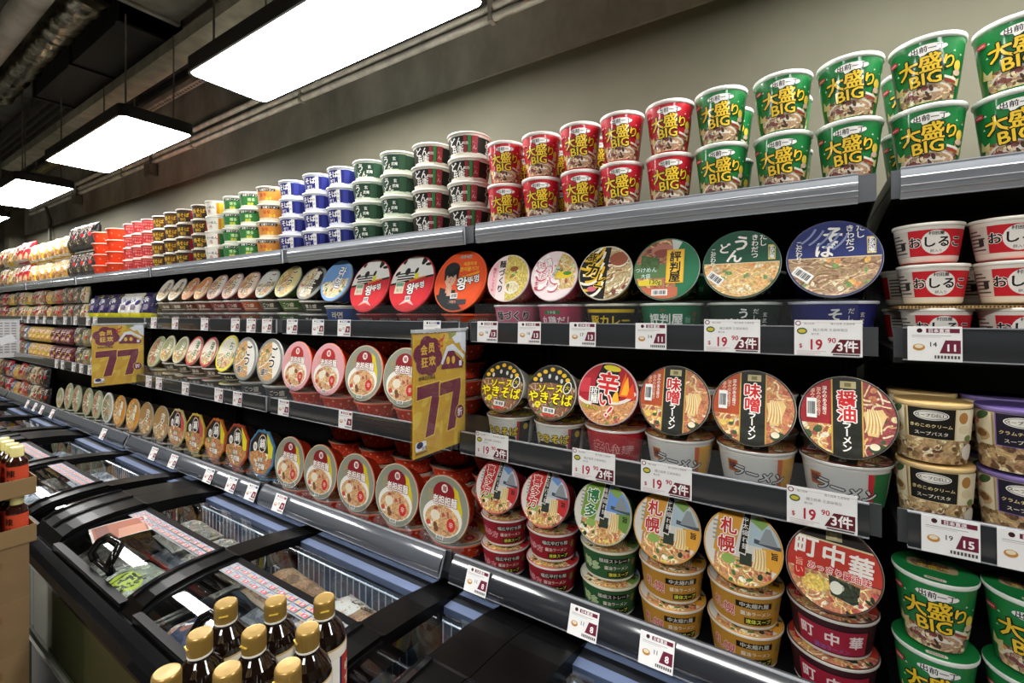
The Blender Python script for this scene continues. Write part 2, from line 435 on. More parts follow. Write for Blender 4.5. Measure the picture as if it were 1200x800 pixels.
tub('udon_green', .0665, .053, .07, [(0, '#cfd6c6'), (.2, '#2f4a38'), (.83, '#cfd6c6')], script_art(('#274232',), [('う', -28, 44, 26, W), ('どん', -24, 22, 22, W), ('玄', 4, 46, 12, W), ('武庵', 4, 30, 11, W)], 70, [(18, 12, 40, 60, '#36553f')]), None, '#d6dccb', '#d8dace', 'dark green tub with white script')
tub('blue_tub', .0665, .053, .07, [(0, '#cfd2dc'), (.2, '#2a2f78'), (.83, '#cfd2dc')], script_art(('#23276b',), [('そば', -24, 44, 24, W), ('だし', -24, 20, 18, W)], 70, [(-3, 12, 9, 58, '#e2e0da'), (20, 12, 38, 60, '#343a86')]).text('玄', 3, 44, 9, '#222').text('武', 3, 28, 9, '#222'), None, '#d8d8dc', '#dcdcdc', 'navy tub with white script')
tub('orange_tub', .0665, .055, .07, [(0, '#d8ccb4'), (.2, '#c8843a'), (.83, '#d8ccb4')], script_art(('#c9853a',), [('赤ラーメン', 0, 55, 11, W), ('旨辛', -14, 36, 16, '#b03a2a'), ('みそ', 8, 20, 15, '#f0d040')], 70, [(-40, 50, 34, 61, '#2b241c')]).text('札幌ラーメン', 0, 55.5, 10, W, bold=.03), None, '#e0d6c6', '#dfd8ca', 'orange gold tub with black title strip')
tub('green_tub', .0665, .055, .07, [(0, '#d6dac8'), (.2, '#3a7a3c'), (.83, '#d6dac8')], script_art(('#35753a',), [('博多', 4, 36, 16, '#bcd8a0'), ('極細', 0, 19, 13, '#d8d040')], 70, [(-40, 50, 36, 61, '#1f2a1c')]).text('豚骨ラーメン', -2, 55.5, 10, W, bold=.03), None, '#dfe0d2', '#dfe0d4', 'green tub with black title strip')
tub('white_green_tub', .0665, .055, .07, [(0, '#e6e2d6')], script_art((None,), [('らーめん', -20, 40, 15, '#3a3a34')], 70, [(14, 10, 44, 60, '#2f7a42'), (8, 10, 14, 60, '#c23a34')]).text('塩', -22, 22, 18, '#b03a3a'), None, '#e8e6dc', '#e6e4da', 'white tub with green and red corner')
tub('white_orange_tub', .0665, .055, .07, [(0, '#e6e2d6')], script_art((None,), [('らーめん', -20, 40, 15, '#3a3a34')], 70, [(14, 10, 44, 60, '#e0962c'), (26, 10, 44, 60, '#f0c83c')]).text('味', -22, 22, 18, '#b03a3a'), None, '#e8e6dc', '#e6e4da', 'white tub with orange corner')
tub('black_gold_tub', .0665, .055, .07, [(0, '#ddd6c6'), (.1, '#2a2420')], script_art(('#6b4a2a',), [('焼そば', -18, 40, 22, '#efc030'), ('BIG', -16, 19, 19, '#efc030')], 70, [(18, 8, 44, 62, '#4a1c24')]), None, '#e4e0d4', '#e2ded2', 'black and gold tub with white rim')
tub('gold_red_tub', .0665, .055, .07, [(0, '#ddd6c6'), (.1, '#3a2a20')], script_art(('#4a3a2c',), [('焼そば', -14, 40, 22, '#efc030'), ('BIG', -12, 19, 19, '#efc030')], 70, [(24, 8, 44, 62, '#b02a30')]), None, '#e4e0d4', '#e2ded2', 'brown and gold tub with red edge')
tub('rose_tub', .062, .05, .07, [(0, '#ddc8bc'), (.12, '#c23a3a')], script_art(('#c03438',), [('辛ラーメン', 0, 40, 14, '#eab0a0'), ('キムチ', 0, 22, 13, '#f0c0b0')], 70, [(-30, 52, 30, 58, '#d87a70')]), None, '#e0cfc4', '#e6d8cc', 'rose red tub with pale rim')
tub('scarlet_tub', .086, .066, .07, [(0, '#d8401e'), (.85, '#e0522c')], script_art((None,), [('＊', -20, 40, 16, '#f0a080'), ('＊', 20, 28, 14, '#f0a080')], 70), None, '#e2693e', '#eab09a', 'scarlet wide tub with pale dots')

# second shelf of the near bay
a = L0(); a.poly(UNIT, '#ecd9d6'); a.poly(rect(-1, -1, -.52, 1), '#e7b3b8'); a.food([(.0, -1), (1, -1), (1, 1), (-.1, 1), (-.18, .2)], '#dcc23c', ['#e8d04c', '#f0dc78', '#d0b040'], ['#a8642c', '#6f9a3c', '#f2ead0', '#d9a050'], 40, 14, 2, .5, .04)
a.poly(ell(.25, -.42, .35, .28), '#e8e2d2'); a.food(ell(.27, -.4, .3, .22), '#e4d8b0', NOO, TOP, 12, 8, 5, .3, .03); a.poly(ell(.28, .38, .2, .12), '#9a5a2a')
a.text('麺づくり', -.32, .08, .34, '#222', bold=.04, vert=True, step=.36); a.text('鶏がらしょうゆ', -.7, -.05, .15, '#c0404a', bold=.03, vert=True, step=.15)
b = Art(); b.poly(rect(-62, 10, 62, 56), '#c96a80'); b.poly(rect(-62, 10, 62, 22), '#c0506c'); b.text('麺づくり', -2, 42, 25, '#1d1a1a', '#e9d6d6', .07, .05); b.text('しょうゆ味', 2, 20, 10, '#f0d8d8')
tub('pink_yellow', .0655, .052, .07, [(0, '#d8c8c8'), (.14, '#c96a80')], b, a, '#ecdcd8', '#ded2d0', 'pink noodle tub with black lettering', 'pink and yellow noodle lid', film=True)

a = L0(); a.poly(UNIT, '#eedddd')
a.food([(.1, -.6), (.9, -.5), (1, .7), (.3, .9), (.05, .2)], '#d9b060', NOO, TOP + ['#e8c830'], 34, 18, 4, .5, .045); a.poly(ell(.45, .02, .4, .14), '#e8c830'); a.poly(ell(.6, .08, .18, .08), '#4f8a34')
for i, (x, y, r_) in enumerate(((-.5, .62, 20), (-.2, .5, -30), (-.55, .25, 10), (-.1, .2, 60), (-.6, -.1, -15), (-.3, -.35, 40), (-.55, -.5, 0), (.1, -.55, 25), (-.05, -.2, -40))):
    a.strand(x, y, .55, .16, R(r_), 1.2, '#f6f1ee'); a.strand(x, y - .09, .5, .045, R(r_), 1.2, '#cf4a5e')
a.text('丸鶏', -.45, .5, .36, '#f6f1ee', '#cf5064', .05, .05, 15); a.text('だし', -.3, .05, .36, '#f6f1ee', '#cf5064', .05, .05, 10); a.text('うま塩', -.72, -.3, .2, '#c83a4a', bold=.03, vert=True, step=.2); a.text('うま塩', .12, .2, .15, '#f0f0e0', '#2f6a40', .12, .02, 60)
b = Art(); b.poly(rect(-62, 10, 62, 58), '#b8405c'); b.text('丸鶏だし', 2, 30, 23, '#f3e6e6', bold=.035); b.poly(rect(-30, 46, 12, 56), '#3f7a44'); b.text('うま塩', -10, 51, 8, W)
tub('pink_red', .0655, .052, .07, [(0, '#d8c8c8'), (.14, '#b8405c')], b, a, '#ecd2d4', '#ded2d0', 'crimson noodle tub with white lettering', 'pink lid with red brush strokes', film=True)

a = L0(); a.poly(UNIT, '#1c1b16'); a.food([(.05, -1), (1, -1), (1, 1), (.2, 1), (.1, .2)], '#c8b078', ['#ecdcae', '#f6efd8', '#b88a50', '#8a5a30'], ['#8a3a2a', '#e8d8a8', '#4a2e1e'], 50, 8, 6, .7, .05, 30)
for i in range(9): a.strand(-.45 + .1 * (i % 3), .75 - i * .19, .9, .1, R(20 + 10 * (i % 3)), .9, '#e6b81e' if i % 2 else '#f0ead8')
a.poly(ell(.5, .5, .34, .26), '#a05a40'); a.poly(ell(-.45, -.6, .18, .1), '#d06a7a')
for t, x, y, s_ in (('カ', -.45, .12, .62), ('豚', -.5, .62, .36), ('レ', -.1, -.2, .4), ('ー', -.2, -.5, .4)): a.text(t, x, y, s_, '#171612', '#e9c024', .05, .07, -12)
b = Art(); b.poly(rect(-64, 8, 64, 52), '#1b1a15'); b.poly(rect(-64, 50, 64, 58), '#d8b21c'); b.text('豚カレー', 2, 31, 26, '#e8c21e', bold=.05); b.text('中辛', 44, 14, 8, '#e07070')
tub('black_yellow', .0665, .053, .07, [(0, '#d4cdb8'), (.12, '#1f1d17')], b, a, '#d9d2bc', '#e2dcc2', 'black tub with yellow lettering', 'black and yellow striped lid', film=True)

a = L0(); a.poly(UNIT, '#28734f'); a.food([(-1, -1), (.35, -1), (.25, 1), (-1, 1)], '#b06a44', ['#c88a54', '#e0b070', '#8a5030'], ['#7a3a34', '#4a7a34', '#e0c060', '#c05a38'], 30, 22, 3, .5, .05)
a.poly([(-1, .2), (.1, .15), (.1, -.3), (-1, -.3)], '#5a7a4a'); a.food([(-.8, .5), (-.2, .35), (-.2, .0), (-.8, .0)], '#4a6a34', ['#3a5a2a', '#6a8a44'], ['#e0cc50'], 10, 6, 3, .2)
a.poly(ell(-.1, .62, .38, .2), '#b87868'); a.poly(ell(-.1, .54, .3, .12), '#8e4a40'); a.poly([(.15, .98), (.5, .9), (.25, .4)], '#c9cfc8')
a.text('つけめん', -.62, -.02, .18, '#eef3ea', '#2f7a6a', .06); a.text('大盛', -.62, -.22, .16, '#eef3ea', '#2f7a6a', .06)
a.poly(rect(-.85, -.55, -.1, -.36), '#e0c83c'); a.text('130g', -.3, -.455, .2, '#2f6a34', bold=.04); a.poly(rect(-1, -1, .4, -.62), '#c06a4a'); a.barcode(-.15, -.78, .5, .2)
a.poly(rect(.02, -.48, .56, .62), '#e5b52e'); a.poly(rect(.06, -.44, .52, .58), '#edc23e'); a.text('評判屋', .29, .05, .36, '#191712', bold=.06, vert=True, step=.34); a.text('旨い', .28, .54, .1, '#a8402a')
b = Art(); b.poly(rect(-64, 8, 64, 58), '#23714a'); b.text('評判屋', -8, 36, 25, '#f0f0e8', bold=.035); b.text('旨い', -12, 55, 6, '#d04040'); b.poly(rect(-30, 9, 24, 17), '#cfe0d0'); b.poly(ell(40, 34, 9, 10), '#2f8057'); b.text('麺', 40, 34, 13, '#9cc8ac'); b.text('唐辛子', 56, 34, 11, '#c05040', vert=True, step=13)
tub('green_gold', .0705, .056, .07, [(0, '#cdd4c8'), (.12, '#23714a')], b, a, '#2a7854', '#d6d9cc', 'green tub with white lettering', 'green lid with gold panel')

def half_lid(bg, big, small, mark, food_base, strands, seed):
    a = L0(); a.poly(UNIT, bg); a.food([(-1, -1), (1, -1), (1, .02), (-1, .02)], food_base, strands, ['#e0902c', '#e8a83c', '#6f9a4c', '#e8dcb8', '#c8a878'], 60, 26, seed, .55, .035, 15, .09)
    a.poly(rect(-1, .0, 1, .03), '#d8c49a')
    a.text(big[0], .0, .62, .5, '#f4f2ea', bold=.05, rot=-8); a.text(big[1], -.16, .24, .44, '#f4f2ea', bold=.05, rot=-6)
    if len(big) > 2: a.text(big[2], -.42, .5, .34, '#f4f2ea', bold=.05)
    a.text(small, .36, .5, .19, '#f0eee6', bold=.03, vert=True, step=.185); a.text('だし', .58, .68, .2, '#f0eee6', bold=.03, vert=True, step=.19)
    a.text('こだわり', -.74, .22, .16, '#e6e4da', bold=.03, vert=True, step=.14); a.poly(rect(.7, .08, .88, .52), '#d8c46a'); a.poly(rect(.72, .12, .86, .48), bg); a.text(mark, .79, .3, .14, '#f4f2ea', bold=.03, vert=True, step=.13)
    a.barcode(-.66, -.42, .46, .26, -38)
    return a
b = Art(); b.poly(rect(-50, 6, 50, 60), '#22352c'); b.text('う', 2, 48, 22, W, bold=.04); b.text('どん', -16, 30, 18, W, bold=.04); b.text('だし', 24, 46, 11, W, vert=True, step=13); b.text('玄武庵', 42, 34, 10, W, vert=True, step=12)
tub('udon_bowl', .0715, .058, .07, [(0, '#2a3a32'), (.05, '#22352c')], b, half_lid('#22553f', 'うんど', 'きわだつ', '玄武庵', '#e0b068', NOO + ['#e0963c'], 8), '#2a5a44', '#c9ccc2', 'dark green udon tub with white script', 'green udon lid with white script', film=True)
b = Art(); b.poly(rect(-52, 6, 52, 60), '#272a6a'); b.text('そ', 0, 46, 24, W, bold=.04); b.text('ば', -4, 24, 20, W, bold=.04); b.text('だし', 24, 46, 11, W, vert=True, step=13); b.text('玄武庵', 44, 34, 10, '#e8e0b0', vert=True, step=12)
a = half_lid('#2b3570', 'そば', 'きわだつ', '玄武庵', '#a8845c', ['#c0986a', '#8a6644', '#d8b88a'], 12)
for i in range(5): a.strand(-.5 + i * .17, .6 - .05 * i, .5, .05, R(50), .3, '#8c97c0')
tub('soba_bowl', .0735, .06, .07, [(0, '#2c2f66'), (.05, '#272a6a')], b, a, '#39406f', '#c9cbd4', 'navy soba tub with white script', 'navy soba lid with white script', film=True)

b = Art()
for x in (0, 134):
    b.poly(rect(x - 70, 14, x + 64, 57), '#c8232c'); b.poly(rect(x - 47, 14, x + 47, 57), '#c8232c'); b.poly(ell(x + 6, 36, 19, 20), '#eeeae2'); b.text('おしるこ', x + 6, 37, 19, '#17130f', '#eeeae2', .04, .05, sx=1.0); b.text('村田屋', x + 6, 51, 6.5, '#222', bold=.03); b.text('餅入り', x + 6, 22, 5.5, '#222')
    b.poly(rect(x - 64, 14, x - 30, 57), '#d9d2c4')
    for i in range(6): b.poly(rect(x - 61, 19 + i * 6, x - 34 - (i % 3) * 5, 21.5 + i * 6), '#57504a')
    b.poly(rect(x - 44, 26, x - 36, 38), '#3a3430')
a = L0(); a.poly(UNIT, '#cf3038'); a.poly(ell(0, 0, .6, .6), '#eeeae2'); a.text('おしるこ', 0, 0, .34, '#17130f', bold=.05); a.poly([(-.2, -.95), (.2, -.95), (0, -.7)], '#d83a3c')
tub('oshiruko', .0485, .037, .068, [(0, '#e6e0d0'), (.2, '#c8232c'), (.84, '#e6e0d6')], b, a, '#e0d0c8', '#e9e5da', 'red sweet soup tub with white circle')

# third shelf
a = L0(); a.poly(UNIT, '#2b2b2a'); a.food([(-1, .2), (-.8, .3), (0, .36), (.8, .3), (1, .2), (1, -1), (-1, -1)][::-1], '#8a5a3a', ['#a8744a', '#c0946a', '#6e4228', '#d0a878'], ['#d8c8a0', '#6a8a40', '#b04a34', '#5a3422'], 70, 26, 2, .4, .035, None, .07)
for x, y in ((-.55, .62), (-.3, .76), (0, .86), (.3, .78), (.5, .66), (.66, .5), (-.7, .45)): a.poly(ell(x, y, .1, .08, 10), '#e0b428')
for x, y in ((-.45, .45), (-.1, .6), (.2, .56), (.42, .45)): a.poly(ell(x, y, .06, .09, 8), '#c8c8c0')
a.text('ソース', 0, .14, .36, '#f3e018', '#1c1810', .05, .06, 3); a.text('やきそば', .0, -.2, .47, '#f3e018', '#1c1810', .05, .07, -2); a.poly(ell(-.5, -.48, .12, .12), '#f0dc18'); a.text('大', -.5, -.48, .16, '#222'); a.poly(ell(.68, .22, .16, .24, 16, -20), '#e8e8d8'); a.poly(ell(.68, .22, .12, .2, 16, -20), '#33332e'); a.text('大', .68, .22, .2, '#f0dc18')
a.barcode(.0, -.66, .5, .2, -4); a.poly(rect(-.25, -.86, .25, -.79), '#c83a34')
b = Art(); b.poly(rect(-52, 8, 40, 66), '#d9d6ca'); b.poly([(-52, 8), (36, 8), (30, 26), (0, 34), (-40, 30), (-52, 22)], '#2a241c'); b.poly(rect(34, 8, 41, 66), '#b4282e'); b.poly(rect(41, 8, 72, 66), '#22221f')
b.text('やきそば', -8, 40, 23, '#e6cc1c', '#4a1c14', .09, .06); b.poly(ell(58, 52, 7, 8), '#b89a2c')
tub('yakisoba', .066, .054, .075, [(0, '#d8d5c8')], b, a, '#45443f', '#cfccc0', 'white and black fried noodle tub', 'fried noodle lid with yellow lettering', film=True)

a = L0(); a.poly(UNIT, '#a8202c'); a.poly([(-.2, 1), (.3, 1), (.5, 0), (.1, -.8), (-.5, -.8), (-.4, .5)], '#1b1414'); a.food([(-1, -.28), (-.2, -.42), (.5, -.3), (1, -.1), (1, -1), (-1, -1)][::-1], '#c8843c', ['#e0a858', '#e8c080', '#b0622c'], ['#5a8a34', '#c03a2a', '#e8d8a8', '#8a3a24'], 46, 20, 5, .4, .035, None, .07)
a.strand(.6, -.2, .9, .1, R(25), .5, '#ddd8cc'); a.strand(-.75, -.32, .5, .1, R(-20), .4, '#ddd8cc')
for x, y, h_, c in ((.55, .35, .8, '#e0621c'), (.62, .3, .6, '#f0a82c'), (.8, .15, .5, '#d84a1c'), (.3, -.05, .4, '#f0b030')): a.poly([(x - .14, y - h_ / 2), (x + .14, y - h_ / 2), (x + .1, y), (x + .05, y + h_ / 2), (x - .06, y + .05)], c)
a.poly(rect(-.95, .0, -.6, .48), '#c83a44'); a.poly(ell(.12, .84, .3, .1, 16, -8), '#e0d030')
a.text('辛', .02, .34, .78, '#d22a2c', '#f0e6dc', .045, .07, -4); a.text('い', -.02, -.2, .5, '#d22a2c', '#f0e6dc', .06, .08); a.text('!', .12, -.56, .5, '#d22a2c', '#f0e6dc', .06, .08, -35); a.poly(rect(-.6, -.34, -.26, .2), '#e8e4dc'); a.poly(rect(-.57, -.31, -.29, .17), '#222'); a.text('拉麺', -.43, -.07, .25, '#f0ece4', bold=.04, vert=True, step=.24); a.text('うまから', -.55, -.48, .15, '#e8e030', '#222', .06, rot=-8)
b = Art(); b.poly(rect(-70, 8, 70, 66), '#b3222c'); b.text('辛い', -14, 40, 32, '#b3222c', '#e0a8a0', .03, .05); b.text('拉麺', 22, 38, 22, '#e0a8a0', bold=.0); b.poly(rect(38, 22, 54, 56), '#c03a40'); b.text('辛', 46, 40, 16, '#e8c0b8')
tub('spicy_red', .0705, .056, .08, [(0, '#c8b8b0'), (.1, '#b3222c')], b, a, '#c9a8a4', '#d9d2ca', 'red spicy noodle tub with pale outlines', 'black and red spicy noodle lid', film=True)

def band_lid(l1, l2, title, seed, dark):
    a = L0(); a.poly(UNIT, l1); a.food([(.3, -1), (1, -1), (1, 1), (.3, 1)], l2, ['#e8c890', '#f2deb0', '#d8a860'], ['#b5532e', '#3f5a34', '#e0c890', '#c87a3c'], 26, 16, seed, .4, .04, None, .1)
    a.food([(-1, -1), (-.28, -1), (-.28, -.22), (-1, -.22)], '#c8843c', NOO, ['#3f5a34', '#e8c83c', '#d8d0b0', '#a84a2c'], 20, 18, seed + 1, .3, .035, None, .1)
    a.poly([(.34, .16), (.72, .26), (.8, .1), (.62, -.42), (.42, -.4)], '#e3c283'); 
    for i in range(9): a.strand(.55 + .03 * (i - 4), -.05, .58, .025, R(84 + i * 2), .25, ['#f0dcaa', '#c99c58'][i % 2])
    a.poly(ell(.62, -.7, .2, .12), '#3a4a30'); a.poly(ell(.55, -.66, .1, .08), '#e8dcc0')
    for i in range(3): a.text('深みのある旨さ', -.46 - .13 * i, .38 - .04 * i, .11, '#e8b8a0' if i else '#f0e0d0', bold=.03, vert=True, step=.105)
    a.poly(rect(-.32, -1, .34, 1), '#c8a24a'); a.poly(rect(-.29, -1, .31, 1), dark); a.poly(rect(-.13, .72, .2, .9), '#b9ac7c'); a.poly(rect(-.04, .76, .1, .86), '#7d7350')
    for i, ch in enumerate(title[:2]): a.text(ch, .0, .46 - .38 * i, .42, '#c8282c', '#f2ede4', .05, .06)
    a.text(title[2:], .0, -.48, .22, '#f2ede4', bold=.06, vert=True, step=.19)
    a.barcode(-.74, .16, .22, .5, 0, seed=5)
    return a
def ramen_body(stripe):
    b = Art(); b.poly(rrect(-42, 46, 22, 24, 2), '#c8923c'); b.poly(rrect(-42, 46, 18, 20, 2), '#a8432c'); b.text('味', -42, 46, 14, '#2a1c14', bold=.05)
    b.text('ラーメン', 6, 34, 24, '#d8d6d0', '#1a1a1a', .08, .05, -8, shear=.2)
    for i, c in enumerate(stripe): b.poly([(40 + i * 9, 6), (49 + i * 9 + (26 if i == len(stripe) - 1 else 0), 6), (47 + i * 9 + (26 if i == len(stripe) - 1 else 0), 68), (36 + i * 9, 68)], c)
    return b
tub('miso', .0715, .057, .08, [(0, '#d2d0c8')], ramen_body(['#c8622c', '#d9a23c']), band_lid('#b5502c', '#c8743a', '味噌ラーメン', 3, '#24251f'), '#4a4038', '#cfcdc6', 'white tub with orange stripe', 'orange miso lid with black band', film=True)
tub('shoyu', .0705, .057, .08, [(0, '#cfcdc6')], ramen_body(['#c03038', '#2a6a3c']), band_lid('#a02a30', '#9a3030', '醤油ラーメン', 9, '#24251f'), '#3d3734', '#cfcdc6', 'white tub with red and green stripe', 'deep red soy lid with black band', film=True)

def deli(panel, t1, t2, edge, seed):
    b = Art()
    for x in (-150, 0):
        b.food(rect(x - 66, 4, x + 64, 42), '#b89460', ['#d8bc84', '#ead6a6', '#a8804c'], ['#6a4a2c', '#e8d8ac', '#c9a468', '#8a6438'], 24, 60, seed, 18, 3.2, bs=6)
        b.poly(rect(x - 66, 40, x - 28, 90), '#d8ccac'); b.poly(ell(x - 46, 54, 15, 10), '#b99a6a'); b.poly(ell(x - 44, 56, 9, 6), '#7a5634'); b.poly(ell(x - 54, 44, 9, 8), '#e2d8be'); b.poly(ell(x - 42, 84, 12, 6, 12, 30), '#3f5a34'); b.text('Aji', x - 54, 74, 12, '#c8283a', bold=.03, rot=-10)
        b.poly(rect(x - 24, 42, x + 34, 92), edge); b.poly(rect(x - 22.5, 43, x + 32.5, 91), panel); b.poly(ell(x + 5, 80, 20, 8), '#e6e2d8'); b.poly(ell(x + 5, 80, 18.5, 6.7), '#1f1d22'); b.poly(ell(x + 5, 80, 17.5, 6), '#dcd8ce'); b.text('スープ', x - 4, 80, 5.6, '#222', bold=.03); b.text('DELI', x + 12, 80, 7, '#222')
        b.text(t1, x + 5, 63, 50 / len(t1), '#e0cc94', bold=.03); b.text(t2, x + 5, 51, 6.6, '#e8e0cc', bold=.02)
        b.poly(rect(x + 34, 42, x + 66, 92), '#d9cdb0'); b.poly(ell(x + 44, 78, 7, 9), '#a8753c'); b.poly(ell(x + 45, 60, 8, 7), '#cfc09a'); b.poly(ell(x + 54, 46, 7, 5), '#6a7a44'); b.poly(ell(x + 56, 24, 12, 13), '#d8cfc0')
    return b
tub('mushroom_soup', .0495, .041, .098, [(0, '#c9b48a'), (.93, '#c8a468')], deli('#1d1b19', 'きのこのクリーム', 'スープパスタ', '#d8c48c', 4), None, '#c8a468', '#d9bc84', 'cream mushroom soup cup')
tub('chowder_soup', .0495, .041, .098, [(0, '#c9b48a'), (.93, '#5a4a80')], deli('#1f1c2a', 'クラムチャウダー', 'スープパスタ', '#7a62a8', 8), None, '#5d4c86', '#7d6ca0', 'purple clam chowder soup cup')

# fourth shelf of the near bay
def town_lid(l, mid, name, band, seed, sky, corner, bands=('#c0322c',)):
    a = L0(); a.poly(UNIT, '#d5d2c9'); a.poly([(-.62, 1), (.05, 1), (-.28, -.5), (-.75, -.2)], mid); a.poly([(.1, 1), (1, 1), (1, .1), (.1, .1)], sky)
    a.poly([(.2, .75), (.45, .95), (.7, .8), (.5, .55)], l); a.poly([(.3, .3), (1, .2), (1, .1), (.3, .18)], '#4a5058'); a.poly([(.42, .2), (.58, .62), (.7, .62), (.9, .2)], '#8b9294')
    a.poly([(.5, .1), (1, .12), (1, -.5), (.6, -.4)], corner); a.text('旨', .82, -.05, .2, '#1d1d1d', bold=.04)
    a.food([(-.7, -.25), (.2, -.3), (.75, -.4), (.75, -1), (-.75, -1)][::-1], '#d08c48', NOO, ['#4a7a34', '#e8c83c', '#c0532c', '#efe6cc', '#35402c'], 40, 26, seed, .4, .035, None, .09)
    a.poly(ell(-.35, -.38, .18, .12), '#8fb05a'); a.poly(rect(-.05, -.45, .26, -.12), '#343c30')
    a.poly([(.3, .02), (.6, .06), (.62, -.5), (.34, -.52)], '#e6cd92')
    for i in range(8): a.strand(.46 + .035 * (i - 4), -.22, .5, .026, R(86 + i), .2, ['#f4e4b4', '#cda560'][i % 2])
    a.poly([(.04, 1), (.24, 1), (.1, -.2), (-.1, -.16)], '#d8d2c4'); a.poly([(.06, .98), (.22, .98), (.085, -.16), (-.08, -.13)], '#1c1b1a'); a.text(band, .075, .4, .165, '#f2eee6', bold=.012, vert=True, step=.18)
    st = .5 if len(name) == 2 else .4
    for i, ch in enumerate(name): a.text(ch, -.36 - .04 * i, (.5 if len(name) == 2 else .6) - st * i, .46 if len(name) == 2 else .4, bands[0], '#f4f1ea', .05, .05)
    for i in range(5): a.poly(rect(-.78, .55 - i * .12, -.64, .6 - i * .12), '#9a988f')
    return a
def town_body(c, name, band, dark, nc):
    b = Art(); b.text(name, -34, 36, 22, nc, '#e8dcd8', .03, .03, -6) if len(name) == 2 else b.text(name, -34, 36, 17, nc, '#e8dcd8', .03, .03, -6)
    b.poly(rect(-10, 46, 52, 58), '#17140f'); b.text(band, 21, 52, 10, '#d8d4c8', bold=.02); b.text('醤油ラーメン', 24, 36, 9, '#e6dccc', bold=.02); b.poly(rect(4, 14, 56, 27), '#1b1710'); b.text('液体スープ', 30, 20.5, 9.5, '#dfe04a', bold=.03)
    b.poly(ell(66, 46, 6, 9), '#8a7a3c')
    return b
tub('kitakata', .0645, .052, .072, [(0, '#ded8ce'), (.14, '#93202c'), (.9, '#7a2028')], town_body('#93202c', '喜多方', '幅広平打ち麺', '#111', '#c0304a'), town_lid('#6a90c8', '#c42c2c', '喜多方', '幅広平打ち麺', 3, '#b9c2cc', '#c83434'), '#cf4450', '#d9cfc8', 'maroon tub with pink lettering', 'red and white ramen lid', film=True)
tub('hakata', .0665, .054, .072, [(0, '#dcd8ca'), (.14, '#2f5a34')], town_body('#2f5a34', '博多', '極細ストレート', '#111', '#9cc070'), town_lid('#88a850', '#77a03a', '博多', '極細縮れ麺', 5, '#6f9ad8', '#6f9444', ('#2f7a44',)), '#b4b89a', '#d8d2b8', 'green tub with pale lettering', 'green lid with sky picture', film=True)
tub('sapporo', .0675, .055, .072, [(0, '#dcd6ca'), (.14, '#b5832f')], town_body('#b5832f', '札幌', '中太縮れ麺', '#111', '#c05a50'), town_lid('#7a9a50', '#cf9334', '札幌', '中太縮れ麺', 8, '#a9bcc4', '#e0a23a'), '#d79a3c', '#d8cfc0', 'golden tub with black title', 'golden ramen lid with red lettering', film=True)
a = L0(); a.poly(UNIT, '#2a2422'); a.poly([(-1, .66), (1, .5), (1, -.2), (-1, -.1)], '#b93a2e'); a.poly([(-1, .7), (1, .54), (1, .5), (-1, .66)], '#cfc49a'); a.poly(rect(-.14, .66, .2, .9), '#a8a07c'); a.poly(rect(-.06, .72, .1, .84), '#d8cfa0')
a.food([(-1, -.1), (1, -.22), (1, -1), (-1, -1)][::-1], '#c87a48', NOO, ['#c0432c', '#e8c83c', '#35402c', '#efe6cc'], 50, 24, 5, .4, .035, None, .09); a.food(ell(-.38, -.42, .3, .2), '#e6bc34', ['#f0d050', '#d8a428'], ['#f0d458'], 8, 14, 2, .1, .05, None, .06); a.food([(-.1, -.15), (.55, -.3), (.5, -.75), (-.05, -.6)][::-1], '#3a4230', ['#55603f', '#2a3024'], ['#cfd2b8'], 10, 3, 3, .3, .04); a.poly(ell(.06, -.42, .13, .15), '#dcdccb')
for ch, x, y in (('町', -.56, .4), ('中', .02, .3), ('華', .58, .17)): a.text(ch, x, y, .54, '#efe9e0', bold=.055, rot=-5)
a.text('あっさり醤油味', .12, -.08, .19, '#d04848', '#f2ece4', .06, .03, -6); a.poly(rrect(-.72, -.12, .24, .5, .08), '#c8322c'); a.text('旨い', -.72, -.1, .2, '#e9c0a8', vert=True, step=.2)
b = Art(); b.poly(rect(-58, 10, 58, 56), '#1c1414'); b.poly(rect(-55, 12, 55, 54), '#9c2438')
for ch, x in (('町', -38), ('中', 0), ('華', 36)): b.text(ch, x, 36, 24, '#ead8d6', bold=.04)
b.text('醤油ラーメン', 0, 18, 9, '#7a5a9c', bold=.03)
tub('machi', .0695, .057, .072, [(0, '#d6cdc4'), (.14, '#3a1a20'), (.9, '#241416')], b, a, '#5a3a34', '#c9c4bc', 'maroon tub with white lettering', 'red lid with big white lettering', film=True)

# far bays: lotus-pattern wide bowls, octagonal bowls, wide cow-pattern bowls
def wide_lid(ring, blob, seed, yellow=True):
    a = L0(); a.poly(UNIT, ring); a.poly(ell(0, 0, .85, .9, 36), ring)
    if yellow: a.poly([(.35, .75), (.55, .62), (.75, .1), (.8, -.3), (.5, -.1)], '#d8c22c')
    a.poly(ell(-.02, .46, .44, .36), blob); a.poly(ell(.0, .62, .13, .13), '#ece4dc'); a.text('麺', 0, .62, .16, blob, bold=.03)
    a.poly(ell(-.02, -.28, .8, .56, 30), '#ebe7de'); a.food(ell(-.02, -.36, .7, .46, 30), '#d8a868', ['#e6c48a', '#f0dcae', '#c08048'], ['#b04a30', '#efe2c4', '#7a4a2a', '#d8904a', '#f2ead8'], 30, 18, seed, .35, .035, None, .12)
    a.poly(ell(-.3, -.24, .2, .16), '#e6dcc4'); a.poly(ell(.36, -.42, .17, .2), '#c23230'); a.text('辛', .36, -.42, .2, '#f0d8c8')
    a.text('老担担麺', .04, .25, .3, '#f1ece2', '#7a2024', .05, .06, sx=.85); a.text('四川', -.58, .34, .18, '#c8a040', vert=True, step=.18)
    a.barcode(-.05, -.86, .3, .12); a.poly(ell(-.56, -.5, .1, .08), '#c05030')
    return a
b = Art()
